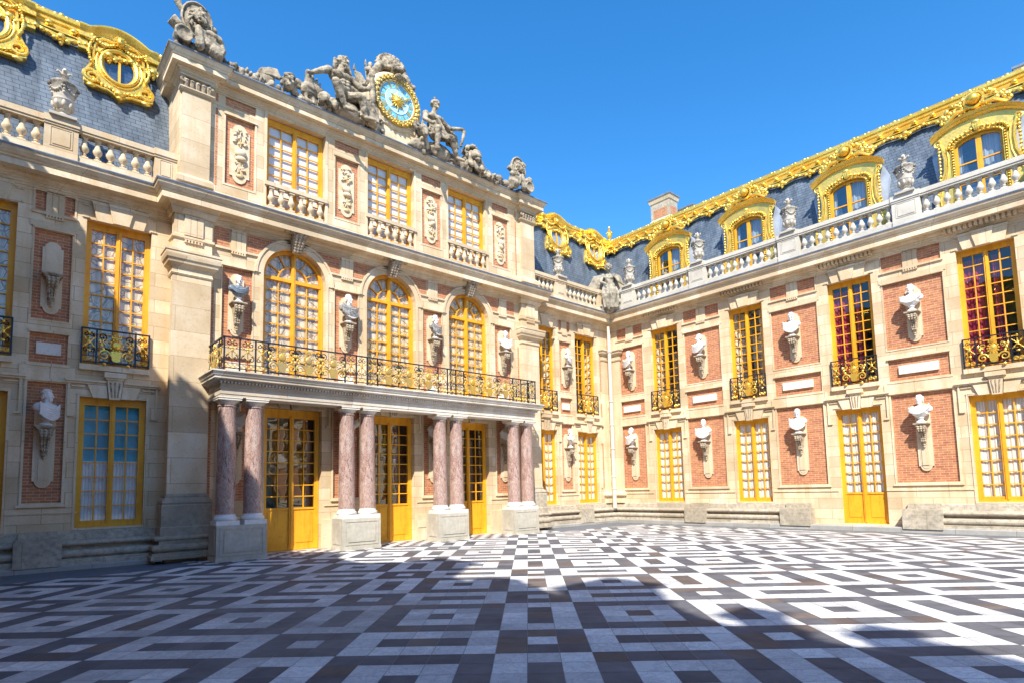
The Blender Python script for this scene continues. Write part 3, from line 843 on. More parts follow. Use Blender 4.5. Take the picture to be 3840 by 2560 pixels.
def wing(root, ox, u0, u1, wins, pans, pw, tall_door=(), dent=False, labels=None, M=None, sk=None, full=True):
    """two-storey brick and stone elevation between u0 and u1"""
    holes = []; S = G(); T = G(); Dn = G()
    for c in wins:
        c -= ox; hw = .70
        holes.append((c - hw, c + hw, .2 if (c + ox) in tall_door else .95, 4.14, .30)); holes.append((c - hw, c + hw, 4.93, 8.62, .30))
    bricks = []
    for (c, w) in pans:
        c -= ox; h = w / 2
        for z0, z1, ww in ((1.57, 4.42, h), (4.86, 5.58, h), (5.90, 8.10, h)):
            holes.append((c - ww, c + ww, z0, z1, .05)); bricks.append((c - ww, c + ww, z0, z1))
        fw = min(h + .02, .82); holes.append((c - fw, c + fw, 8.53, 9.06, .04)); bricks.append((c - fw, c + fw, 8.53, 9.06))
    W = wall_mesh(u0 - ox, u1 - ox, 0, 9.3, holes)
    obj('wall', W, 'limestone', root)
    for (a, b, z0, z1) in bricks:
        q = G(); dd = .04 if z0 > 8.4 else .05
        q.quad((a, dd, z0), (b, dd, z0), (b, dd, z1), (a, dd, z1)); o = obj('brick_panel', q, 'brick', root, recalc=False)
        w = b - a
        if 4.8 < z0 < 4.9:
            q = G(); q.box(a + w * .175, b - w * .175, -.02, .05, 5.07, 5.35); obj('stone_tablet', q, 'limestone_new', o)
            S.box(a - .02, b + .02, -.06, 0, 5.58, 5.64); S.box(a - .05, b + .05, -.05, 0, 4.79, 4.86)
        if z0 < 2:
            frame_rect(S, a, b, z0, z1 - .01, 0, .05, .022); S.box(a - .10, b + .10, -.05, 0, z0 - .10, z0 - .05); S.box(a - .32, b + .32, -.028, 0, z0 - .26, z0 - .232)
            S.box(a - .16, b + .16, -.06, 0, 4.44, 4.50); S.box(a - .16, b + .16, -.035, 0, 4.50, 4.80)
        if 5.8 < z0 < 6: S.box(a - .03, b + .03, -.05, 0, 8.10, 8.15); S.box(a - .10, b + .10, -.02, 0, 8.15, 8.30); frame_rect(S, a, b, z0, z1 - .01, 0, .035, .015)
        if z0 > 8.4:
            cx = (a + b) / 2; tri_guttae(S, cx, 8.53, 9.06, .04, .42 if w > .8 else .36); S.box(a - .06, b + .06, -.05, 0, 8.47, 8.53); guttae(S, cx, 8.47, 0, .42 if w > .8 else .36)
            frame_rect(S, a, b, 8.53, 9.04, 0, .04, .015)
    for i, c0 in enumerate(wins):
        c = c0 - ox
        frame_rect(S, c - .70, c + .70, .95, 4.14, 0, .05, .02) if c0 not in tall_door else None
        flat_keys(S, c, .70, 8.62, 9.08, 0); ground_keys(S, c, .70, 4.14, 4.50, 0, root)
        S.box(c - .74, c + .74, -.10, 0.0, 4.80, 4.935)
        S.box(c - .70, c + .70, .30, .34, 4.14, 4.93); S.box(c - .70, c + .70, .30, .34, 8.62, 9.0)
        if dent: Dn = G(); dentils(Dn, c - .95, c + .95); obj('dentils', Dn, 'limestone_plain', root)
    obj('stone_trim', S, 'limestone_trim', root)
    return W

def balustrade(root, ox, u0, u1, peds, y0=-.30, pedw=.80, zb=9.76, bal=None):
    S = G()
    S.box(u0 - ox, u1 - ox, y0 - .10, y0 + .16, zb, 10.02); S.box(u0 - ox, u1 - ox, y0 - .115, y0 + .17, 10.60, 10.66); S.box(u0 - ox, u1 - ox, y0 - .14, y0 + .19, 10.66, 10.80)
    spans = []; cur = u0
    for p in sorted(peds):
        a, b = p - pedw / 2, p + pedw / 2
        if b < u0 or a > u1: continue
        a = max(a, u0); b = min(b, u1)
        S.box(a - ox, b - ox, y0 - .145, y0 + .20, zb, 10.02); S.box(a - ox, b - ox, y0 - .125, y0 + .18, 10.02, 10.60); S.box(a - ox - .02, b - ox + .02, y0 - .175, y0 + .21, 10.655, 10.82); S.box(a - ox - .01, b - ox + .01, y0 - .15, y0 + .2, 10.60, 10.655)
        frame_rect(S, a - ox + .13, b - ox - .13, 10.10, 10.54, y0 - .125, .02, .012)
        S.box(a - ox + .16, b - ox - .16, y0 - .14, y0 - .125, 10.13, 10.51)
        if a - cur > .25: spans.append((cur, a))
        cur = b
    if u1 - cur > .25: spans.append((cur, u1))
    bal = bal or BAL
    o = obj('balustrade', S, 'limestone_white' if bal is BAL else 'limestone_plain', root)
    for a, b in spans:
        n = max(1, round((b - a) / .268)); st = (b - a) / n
        for i in range(n):
            link('baluster', bal, o, (a + st * (i + .5) - ox, y0 + .03, 10.02))
    return o

def gold_ridge(root, path, k=.155):
    """gilded roll, band and leafy fringe running along the top of the slates; path in local plan with outward on the right"""
    B = G(); Fq = G()
    B.sweep([(o_ + (max(0, 14.2 - z_)) * k * 1.05 + .03, z_) for o_, z_ in [(-.35, 14.02), (-.28, 14.20), (-.12, 14.28), (.04, 14.24), (.10, 14.14), (.06, 14.05), (.02, 14.02), (.05, 13.99), (.05, 13.93), (.0, 13.90), (.02, 13.72), (.06, 13.70), (.06, 13.66), (-.02, 13.64)]], path, 0, smooth=True)
    def off(z): return max(0, 14.28 - z) * k + .06
    for (p, q) in zip(path[:-1], path[1:]):
        a = Vector((*p, 0)); b = Vector((*q, 0)); L = (b - a).length; d = (b - a).normalized(); nn = Vector((d.y, -d.x, 0)); st = 1.07
        n = int(L / .12)
        for i in range(n):                        # leafy roll
            c = a + d * (L * (i + .5) / n); w = .05 + .05 * abs(math.sin(i * .37))
            z = 14.17 + .03 * math.sin(i * 1.7)
            B.ell((c.x + nn.x * .05, c.y + nn.y * .05, z), (.085, .085, w * .8), 0, 6, 4)
        n = max(1, round(L / st))
        for i in range(n):
            c = a + d * (L * (i + .5) / n); bl = L / n
            for kk in (-1, 1): B.ell((c.x + d.x * bl * .25 * kk + nn.x * (off(13.8) + .02), c.y + d.y * bl * .25 * kk + nn.y * (off(13.8) + .02), 13.81), (.10, .10, .07), 0, 7, 4)
            def sp(f, zz, e=0):
                pz = c + d * (bl * .5 * f); return (pz.x + nn.x * (off(zz) + e), pz.y + nn.y * (off(zz) + e), zz)
            for lo, r_ in ((.17, .05), (.08, .035)):   # swags of leaves hanging from the band
                Fq.tube([sp(j / 4, 13.60 - lo * (1 - abs(j / 4)) ** 1.2, .02) for j in range(-4, 5)], [r_ * (.8 + .35 * (1 - abs(j / 4))) for j in range(-4, 5)], 6)
            for j in range(-3, 4):
                f = j / 4; zz = 13.56 - .19 * (1 - abs(f)) ** 1.2
                Fq.ell(sp(f, zz, .02), (.085, .085, .045 + .02 * (j % 2)), 0, 7, 4)
            Fq.ell(sp(0, 13.34, .02), (.055, .055, .08), 0, 7, 5); Fq.ell(sp(0, 13.50, .04), (.11, .11, .10), 0, 8, 5)
            Fq.ell(sp(1, 13.56, .04), (.08, .08, .07), 0, 7, 5)
    o = obj('gilded_ridge', B, 'gold', root, ang=60); obj('leaf_fringe', Fq, 'gold', o, ang=60)
    return o

def tilt_y(y0, z0, y1, z1, z): return y0 + (y1 - y0) * (z - z0) / (z1 - z0)

# dormer with segmental gilded front (local: x centre, y=0 front plane, z absolute)
def dormer_parts():
    g = G(); pal = G(); ld = G()
    zc = 11.95; r = 1.75
    def arc(z_off, n=14, w=1.18, rise=.40, base=12.66): 
        out = []
        for i in range(n + 1):
            x = -w + 2 * w * i / n; f = abs(x) / w
            z = base + rise * (1 - (max(0, f - .12) / .88) ** 2) ** .9 if f < .88 else base + rise * (1 - (.76 / .88) ** 2) ** .9 * (1 - (f - .88) / .12)
            out.append((x, z + z_off))
        return out
    # pale gilt face, with window hole: built from pieces
    hw = .60
    top = arc(-.02)
    def win_top(x): return 12.20 + .24 * math.sqrt(max(0, 1 - (x / hw) ** 2))
    n = 14
    xs = [-hw + 2 * hw * i / n for i in range(n + 1)]
    def arc_z(x): 
        w = 1.18; f = abs(x) / w; return 12.64 + .40 * (1 - (max(0, f - .12) / .88) ** 2) ** .9
    for i in range(n):
        pal.prism([(xs[i], win_top(xs[i])), (xs[i + 1], win_top(xs[i + 1])), (xs[i + 1], arc_z(xs[i + 1])), (xs[i], arc_z(xs[i]))], -.02, .25)
    for sx in (-1, 1):
        pts = [(hw, 10.3), (1.16, 10.3), (1.20, 10.6), (1.16, 10.9), (1.02, 11.15), (.90, 11.5), (.88, 11.9), (.93, 12.3), (1.05, 12.62), (.93, 12.80), (hw, 12.90)]
        q = [(sx * x, z) for x, z in pts]
        pal.prism(q if sx > 0 else q[::-1], -.02, .25)
        # outer scroll moulding
        g.tube([(sx * x, -.05, z) for x, z in ((1.14, 10.3), (1.18, 10.6), (1.14, 10.9), (1.0, 11.15), (.885, 11.5), (.865, 11.9), (.91, 12.3), (.97, 12.5))], .042, 6)
        g.tube([(sx * (x - .10), -.045, z) for x, z in ((1.14, 10.3), (1.16, 10.6), (1.10, 10.9), (.98, 11.15), (.885, 11.5), (.865, 11.9), (.89, 12.3))], .018, 5)
        for i in range(16):
            f = i / 15; z = 10.7 + 1.75 * f; x = .95 + .17 * max(0, 1 - f * 2.2) ** 1.3 + .02
            g.ell((sx * (x + .03), -.03, z), (.045 + .012 * math.sin(i * 2.5), .05, .06), 0, 7, 5)
        g.tube([(sx * x, -.06, z) for x, z in [(spiral(1.0, 12.50, .12, 1.2, R(-90), 1)[k][0], spiral(1.0, 12.50, .12, 1.2, R(-90), 1)[k][2]) for k in range(17)]], .03, 5)
        for i in range(22): g.ell((sx * .655, -.05, 10.35 + i * .09), (.032, .04, .034), 0, 7, 5)       # beads
        g.box(sx * .60, sx * .625, -.05, .02, 10.3, 12.2); g.box(sx * .69, sx * .71, -.045, -.02, 10.3, 12.3)
    for i in range(17):                                          # flower garland over the arch
        a = PI * (i + .5) / 17; x = .74 * math.cos(a); z = 12.18 + .36 * math.sin(a) + .05 * abs(math.sin(a * 3))
        g.ell((x, -.07, z), (.06, .06, .055), 0, 7, 5); g.ell((x * .93, -.05, z - .07), (.04, .04, .04), 0, 6, 4)
    g.tube([(.63 * math.cos(PI * i / 12), -.04, 12.20 + .26 * math.sin(PI * i / 12)) for i in range(13)], .028, 5)
    for k in (-1, 0, 1): g.tube([(k * .05, -.08, 12.80), (k * .065, -.12, 12.66), (k * .04, -.08, 12.50)], [.035, .04, .02], 6)
    g.ell((0, -.09, 12.76), (.12, .08, .07), 0, 8, 5)
    # cornice following the arch
    line = arc(0); m = len(line)
    prof = [(.0, -.13), (.04, -.125), (.05, -.09), (.11, -.07), (.12, -.03), (.17, .01), (.18, .045), (-.10, .07)]
    vs = []; 
    for x, z in line:
        for o, h in prof: vs.append((x * (1 + .10 * max(0, o) / 1.0), -o - .02, z + h))
    k = len(prof)
    g.add(vs, [(i * k + q, (i + 1) * k + q, (i + 1) * k + q + 1, i * k + q + 1) for i in range(m - 1) for q in range(k - 1)], 0, True)
    for e, s_ in ((0, -1), (m - 1, 1)): g.add([vs[e * k + q] for q in range(k)], [tuple(range(k))])
    # lead covered barrel behind
    n = 14; vs = []
    for i in range(n + 1):
        a = PI * i / n; x = 1.24 * math.cos(a); z = 12.15 + .98 * math.sin(a)
        vs += [(x, .2, z), (x * .96, 1.0, z - .02)]
    ld.add(vs, [(2 * i, 2 * i + 2, 2 * i + 3, 2 * i + 1) for i in range(n)], 0, True)
    for sx in (-1, 1):                           # lead face either side of the gilt front
        q = [(sx * 1.02, .2, 10.3), (sx * 1.24, .2, 12.15)] + [(sx * 1.24 * math.cos(PI * i / 14), .2, 12.15 + .98 * math.sin(PI * i / 14)) for i in range(1, 6)] + [(sx * .80, .2, 12.5), (sx * .80, .2, 10.3)]
        ld.add(q, [tuple(range(len(q)))])
    for sx in (-1, 1): ld.quad((sx * 1.02, .2, 10.3), (sx * 1.02, 1.0, 10.3), (sx * 1.19, 1.0, 12.13), (sx * 1.24, .2, 12.15))
    # shell trophy above: scallop, ball, wings of leaves
    t = G()
    cz = 13.50; cy = .05
    for i in range(9):
        a = R(20 + 140 * i / 8); t.tube([(.08 * math.cos(a), cy - .02, cz + .05 * math.sin(a)), (.26 * math.cos(a), cy - .12, cz + .28 * math.sin(a) + .02), (.33 * math.cos(a), cy - .14, cz + .33 * math.sin(a))], [.045, .055, .04], 6)
    t.ell((0, cy - .22, cz - .02), (.17, .17, .17), 0, 14, 10)
    t.tube([(.24 * math.cos(2 * PI * i / 16), cy - .15, cz - .02 + .24 * math.sin(2 * PI * i / 16)) for i in range(16)], .045, 6, 0, True)
    rr = random.Random(4)
    for sx in (-1, 1):
        for i in range(22):
            f = rr.random(); x = sx * (.25 + .62 * f); z = cz + .12 - .42 * f + rr.uniform(-.14, .12)
            t.ell((x, cy - .10 + rr.uniform(-.05, .03), z), (rr.uniform(.05, .09), .05, rr.uniform(.04, .08)), 0, 7, 5, Matrix.Rotation(rr.uniform(-1, 1), 3, 'Y'))
        t.tube([(sx * .15, cy - .1, cz - .20), (sx * .45, cy - .14, cz - .22), (sx * .75, cy - .08, cz - .42), (sx * .88, cy - .05, cz - .38)], [.05, .07, .06, .03], 6)
        t.tube(spiral(sx * .34, cz - .34, .12, 1.2, R(90), sx, 12, cy - .1), .035, 5)
    t.ell((0, cy + .05, cz - .2), (.4, .12, .3), 0, 10, 6)
    # casement
    fr = G(); gl = G()
    for sx in (-1, 1): fr.box(sx * .60, sx * .53, .06, .14, 10.3, 12.22); fr.box(sx * .07, sx * .02, .055, .14, 10.3, 12.42)
    fr.box(-.02, .02, .05, .14, 10.3, 12.43)
    for z in (10.95, 11.60): fr.box(-.55, .55, .07, .13, z - .02, z + .02)
    for i in range(12):
        a0, a1 = PI * i / 12, PI * (i + 1) / 12
        fr.prism([(.60 * math.cos(a0), 12.20 + .24 * math.sin(a0)), (.60 * math.cos(a1), 12.20 + .24 * math.sin(a1)), (.53 * math.cos(a1), 12.16 + .20 * math.sin(a1)), (.53 * math.cos(a0), 12.16 + .20 * math.sin(a0))], .06, .14)
    gl.add([(-.55, .11, 10.3), (.55, .11, 10.3)] + [(.55 * math.cos(PI * i / 12), .11, 12.20 + .21 * math.sin(PI * i / 12)) for i in range(13)], [tuple(range(15))])
    cu = G(); n = 20
    for i in range(n):
        u0, u1 = -.56 + 1.12 * i / n, -.56 + 1.12 * (i + 1) / n
        if abs((u0 + u1) / 2 + .28) < .16: continue
        cu.quad((u0, .26 + .02 * math.sin(i * 2), 10.3), (u1, .26 + .02 * math.sin(i * 2 + 2), 10.3), (u1, .26 + .02 * math.sin(i * 2 + 2), 12.45), (u0, .26 + .02 * math.sin(i * 2), 12.45))
    bk = G(); bk.quad((-.75, .6, 10.2), (.75, .6, 10.2), (.75, .6, 12.6), (-.75, .6, 12.6)); cu.merge(bk, m=1)
    return (pal.mesh('dormer', 'gold_pale', ang=40), g.mesh('gilded_ornament', 'gold', ang=55), ld.mesh('lead_roof', 'zinc', recalc=False), t.mesh('gilded_shell', 'gold', ang=55),
            fr.mesh('window_frame', 'ochre_paint'), gl.mesh('pane', 'sky_glass', recalc=False), cu.mesh('curtain', ['white_curtain', 'dark_room'], recalc=False))
DORM = dormer_parts()
def dormer(root, x, y):
    d = link('dormer', DORM[0], root, (x, y, 0))
    for nm, me in zip(('gilded_ornament', 'lead_roof', 'gilded_shell', 'window_frame', 'pane', 'curtain'), DORM[1:]): link(nm, me, d)
    return d

# oval bull's-eye dormer, gilded. local x centre, z relative to 13.22 centre, tilted back with the slates
def oeil_parts():
    g = G(); o = G()
    # body plate with ears, cut around the oval
    N = 40; inner = [(.40 * math.cos(2 * PI * i / N), .50 * math.sin(2 * PI * i / N)) for i in range(N)]
    def outer(a):
        key = [(0, .60), (25, .64), (48, .80), (62, .88), (75, .80), (90, .74), (105, .80), (118, .88), (132, .80), (155, .64), (180, .60), (200, .70), (215, .95), (225, 1.10), (235, 1.02), (250, .88), (262, .92), (270, 1.02), (278, .92), (290, .88), (305, 1.02), (315, 1.10), (325, .95), (340, .70), (360, .60)]
        for (a0, r0), (a1, r1) in zip(key, key[1:]):
            if a0 <= a <= a1: return r0 + (r1 - r0) * (a - a0) / (a1 - a0)
    out = []
    for i in range(N):
        a = 360 * i / N; r = outer(a); out.append((r * math.cos(R(a)) , r * math.sin(R(a))))
    vs = [(x, -.10, z) for x, z in inner] + [(x, -.08, z) for x, z in out] + [(x, .35, z) for x, z in out] + [(x, .3, z) for x, z in inner]
    fs = []
    for i in range(N):
        j = (i + 1) % N
        fs += [(i, j, N + j, N + i), (N + i, N + j, 2 * N + j, 2 * N + i), (j, i, 3 * N + i, 3 * N + j)]
    g.add(vs, fs)
    for rx, rz, t, y in ((.43, .53, .05, -.11), (.53, .63, .026, -.10), (.385, .485, .022, -.10)):
        o.tube([(rx * math.cos(2 * PI * i / 32), y, rz * math.sin(2 * PI * i / 32)) for i in range(32)], t, 8, 0, True)
    # rim along the outline
    o.tube([(x * .985, -.10, z * .985) for x, z in out], .04, 6, 0, True)
    for sx in (-1, 1):
        o.tube(spiral(sx * .62, -.58, .20, 1.7, R(90), -sx, 20, -.13), [.05 - .02 * i / 20 for i in range(21)], 6)
        for i in range(13):
            f = i / 12; o.ell((sx * (.60 + .10 * math.sin(f * 3)), -.15, .60 - .80 * f), (.045 + .015 * math.sin(i * 2), .05, .05), 0, 7, 5)
        for i in range(10):
            f = i / 9; o.ell((sx * (.08 + .55 * f), -.16, .66 - .16 * math.sin(f * PI) + .03 * f), (.055, .05, .05), 0, 7, 5)
        o.tube(spiral(sx * .70, .62, .11, 1.3, R(0), sx, 14, -.15), .035, 6)
        o.ell((sx * .62, -.12, -.86), (.12, .06, .07), 0, 8, 5)
        for i in range(6): o.ell((sx * (.12 + .09 * i), -.12, -.80 + .025 * i + .02 * math.sin(i * 2)), (.06, .05, .05), 0, 7, 5)
    o.ell((0, -.15, -.86), (.13, .08, .10), 0, 8, 6); o.ell((0, -.14, -1.0), (.08, .06, .06), 0, 8, 6)
    # mask
    o.ell((0, -.24, .74), (.10, .10, .13), 0, 10, 8); o.ell((0, -.34, .73), (.02, .03, .03), 0, 6, 4)
    for i in range(12): a = 2 * PI * i / 12; o.ell((.13 * math.cos(a), -.20, .76 + .15 * math.sin(a)), (.04, .04, .04), 0, 6, 4)
    # arched cornice
    line = []
    for i in range(17):
        x = -.90 + 1.8 * i / 16; f = abs(x) / .9
        z = .74 + (.26 * math.cos(min(1, f / .72) * PI / 2) ** .8 if f < .72 else 0) 
        line.append((x, z))
    prof = [(.0, -.10), (.06, -.09), (.08, -.04), (.13, -.02), (.15, .04), (.21, .08), (.23, .14), (-.25, .19)]; k = len(prof); vs = []
    for x, z in line:
        for oo, h in prof: vs.append((x * (1 + .08 * max(0, oo)), -oo - .04, z + h))
    o.add(vs, [(i * k + q, (i + 1) * k + q, (i + 1) * k + q + 1, i * k + q + 1) for i in range(16) for q in range(k - 1)], 0, True)
    for e in (0, 16): o.add([vs[e * k + q] for q in range(k)], [tuple(range(k))])
    for sx in (-1, 1): o.box(sx * .93, sx * .62, -.20, .1, .54, .66); o.box(sx * .93, sx * .72, -.12, .3, .2, .5)
    fr = G(); gl = G()
    fr.tube([(.36 * math.cos(2 * PI * i / 28), -.06, .46 * math.sin(2 * PI * i / 28)) for i in range(28)], .022, 5, 0, True)
    fr.box(-.028, .028, -.085, -.03, -.46, .46)
    gl.add([(.38 * math.cos(2 * PI * i / 28), -.05, .48 * math.sin(2 * PI * i / 28)) for i in range(28)], [tuple(range(28))])
    bk = G(); bk.quad((-.5, .25, -.6), (.5, .25, -.6), (.5, .25, .6), (-.5, .25, .6)); bl = G(); bl.quad((-.39, .0, -.49), (.39, .0, -.49), (.39, .0, .49), (-.39, .0, .49))
    return g.mesh('bulls_eye_dormer', 'gold', ang=45), o.mesh('gilded_ornament', 'gold', ang=55), fr.mesh('window_frame', 'ochre_paint', ang=50), gl.mesh('pane', 'sky_glass', recalc=False), bk.mesh('interior', 'dark_room', recalc=False), bl.mesh('blind', 'blind', recalc=False)
OEIL = oeil_parts()
def oeil(root, x, y, z, tilt, white=False):
    d = link('bulls_eye_dormer', OEIL[0], root, (x, y, z)); d.rotation_euler = (tilt, 0, 0)
    for nm, me in zip(('gilded_ornament', 'window_frame', 'pane'), OEIL[1:4]): link(nm, me, d)
    link('blind', OEIL[5], d) if white else link('interior', OEIL[4], d)

def chimney(name, M, x, y, z0, z1, w, d, label):
    r = empty(name, M @ Vector((x, y, z0)), M.to_euler().z); h = z1 - z0
    g = G(); g.box(-w / 2, w / 2, -d / 2, d / 2, 0, h - .14)
    o = obj('shaft', g, 'limestone_old', r)
    b = G()
    for s in (-1, 1):
        for (a, c) in ((.35, h * .45), (h * .62, h * .78)):
            b.box(-w * .38, w * .38, s * (d / 2 + .004), s * d / 2, a, c); b.box(s * (w / 2 + .004), s * w / 2, -d * .36, d * .36, a, c)
    obj('brick_inset', b, 'brick', o)
    c = G(); pth = [(-w / 2, -d / 2), (w / 2, -d / 2), (w / 2, d / 2), (-w / 2, d / 2)]
    c.sweep([(0, h - .32), (.04, h - .28), (.08, h - .14), (.09, h - .08), (.0, h - .08)], pth, 0, True); c.sweep([(0, h * .53), (.05, h * .55), (.05, h * .58), (0, h * .6)], pth, 0, True)
    obj('cap_moulding', c, 'limestone_trim', r)
    t = G(); t.box(-w / 2 - .12, w / 2 + .12, -d / 2 - .12, d / 2 + .12, h - .08, h); obj('cap_slab', t, 'lead', r)
    tag(r, label, 'chimney'); return r

# ================================================================== the place
YR, YP, XB = 17.55, 17.05, 21.9
XL, XR = 3.34, 16.44
XC = -1.85
def TR(x, y, rz): return Matrix.Translation((x, y, 0)) @ Matrix.Rotation(rz, 4, 'Z')

# ---- paving
g = G(); g.quad((-60, -60, -.03), (80, -60, -.03), (80, 80, -.03), (-60, 80, -.03))
tag(obj('ground', g, 'far_ground'), 'gravel coloured ground beyond the courtyard', 'ground', kind='structure')
g = G(); g.quad((XC, -12, -.006), (XB, -12, -.006), (XB, YR, -.006), (XC, YR, -.006))
tag(obj('paving_border', g, 'paving_border'), 'plain blue grey stone border around the marble pattern', 'paving', kind='structure')
az = R(42.92); FD = Vector((math.sin(az), math.cos(az))); RD = Vector((math.cos(az), -math.sin(az)))
U = .325; P8 = 2.6; F0 = 6.05; R0 = -.37
def tile_kind(i, j):
    """i,j unit index from the start of a 3-block; period 8 = 3 + 5"""
    a, b = i % 8, j % 8; A3, B3 = a < 3, b < 3
    if A3 and B3: return 0 if (a == 1 and b == 1) else 1
    if A3 and not B3: return 1 if (a == 1 and 1 <= b - 3 <= 3) else 0
    if B3 and not A3: return 1 if (b == 1 and 1 <= a - 3 <= 3) else 0
    aa, bb = a - 3, b - 3
    if aa in (0, 4) or bb in (0, 4): return 1
    return 1 if (aa == 2 and bb == 2) else 0
g = G(); tints = []; wears = []; rr = random.Random(3)
XMIN, XMAX, YMIN, YMAX = XC + .9, XB - .95, -7.0, YR - 2.05
for i in range(-40, 78):
    for j in range(-60, 62):
        f = F0 + U * i; r = R0 + U * j; c = FD * (f + U / 2) + RD * (r + U / 2)
        if not (XMIN - .3 < c.x < XMAX + .3 and YMIN - .3 < c.y < YMAX + .3): continue
        e = .0035; pts = [FD * (f + e) + RD * (r + e), FD * (f + e) + RD * (r + U - e), FD * (f + U - e) + RD * (r + U - e), FD * (f + U - e) + RD * (r + e)]
        # clip the tile against the border rectangle
        poly = pts
        for ax, lim, sg in ((0, XMIN, 1), (0, XMAX, -1), (1, YMIN, 1), (1, YMAX, -1)):
            out = []
            for q in range(len(poly)):
                A, B = poly[q], poly[(q + 1) % len(poly)]; da, db = (A[ax] - lim) * sg, (B[ax] - lim) * sg
                if da >= 0: out.append(A)
                if da * db < 0: t = da / (da - db); out.append(A + (B - A) * t)
            poly = out
            if len(poly) < 3: break
        if len(poly) < 3: continue
        k = tile_kind(i, j)
        if k:
            wear = noise.noise(Vector((c.x * .22, c.y * .22, 3)))
            mid = math.exp(-((c.x - 8.0) ** 2 + (c.y - 6.0) ** 2) / 18)
            m = 2 if rr.random() < .04 + .30 * mid + (.06 if wear > .1 else 0) else 1
        else: m = 0
        wf = noise.fractal(Vector((c.x * .35, c.y * .35, 7)), 1, 2, 3)
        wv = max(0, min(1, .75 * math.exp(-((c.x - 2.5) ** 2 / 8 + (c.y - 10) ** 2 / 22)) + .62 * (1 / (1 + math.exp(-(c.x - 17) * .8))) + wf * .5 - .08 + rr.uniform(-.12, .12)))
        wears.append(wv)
        g.add([(p.x, p.y, 0.0) for p in poly], [tuple(range(len(poly)))], m); tints.append(rr.random())
me = g.mesh('courtyard_paving', ['paving_white', 'paving_dark', 'paving_brown'], recalc=False)
at = me.attributes.new('tint', 'FLOAT', 'FACE'); at.data.foreach_set('value', tints)
at = me.attributes.new('wear', 'FLOAT', 'FACE'); at.data.foreach_set('value', wears)
for p in me.polygons:
    if p.normal.z < 0: p.flip()
tag(link('courtyard_paving', me), 'black, brown and white marble squares set in a geometric pattern', 'paving', kind='structure')
g = G(); g.quad((XMIN, YMIN, -.003), (XMAX, YMIN, -.003), (XMAX, YMAX, -.003), (XMIN, YMAX, -.003))
tag(obj('paving_joints', g, 'paving_joint'), 'dark joints between the marble squares', 'paving', kind='structure')
# porch floor: small checker between the pedestals and the doors
g = G(); tints = []
nx, ny = 42, 5
for i in range(nx):
    for j in range(ny):
        x0 = 3.6 + i * .30; y0 = 15.62 + j * .30
        g.quad((x0 + .002, y0 + .002, .001), (x0 + .298, y0 + .002, .001), (x0 + .298, y0 + .298, .001), (x0 + .002, y0 + .298, .001), 0 if (i + j) % 2 else 2); tints.append(rr.random())
me = g.mesh('porch_paving', ['paving_white', 'paving_dark', 'paving_brown'], recalc=False)
at = me.attributes.new('tint', 'FLOAT', 'FACE'); at.data.foreach_set('value', tints)
tag(link('porch_paving', me), 'small brown and white checked floor under the portico', 'paving', kind='structure')

# ---- kerbs
def kerb(path, w, h, name='kerb', label='', segs=None):
    g = G(); g.sweep([(w, -.01), (w, h - .03), (w - .02, h), (0, h)], path, segs=segs)
    tag(obj(name, g, 'kerb_stone'), label, 'kerb', kind='structure')
CA = [(XC, -12), (XC, YR), (XL, YR), (XL, YP)]
CB = [(XR, YP), (XR, YR), (XB, YR), (XB, -6)]
kerb([(XB, YR + 0), (XB, -6)], .44, .17, label='grey stone kerb step along the right wing')
kerb([(XC, YR), (XL - .25, YR)], .46, .12, label='grey stone kerb below the left bench')
kerb([(XR + .2, YR), (XB, YR)], .46, .13, label='grey stone kerb below the corner bench')

BENCH = [(.42, .10), (.42, .19), (.39, .20), (.39, .26), (.30, .275), (.34, .29), (.385, .33), (.395, .38), (.38, .43), (.33, .46), (.23, .47), (.19, .51), (.20, .545), (.30, .555), (.345, .58), (.355, .615), (.33, .655), (.25, .68), (.06, .69), (.04, .86), (.02, .88), (0, .90)]

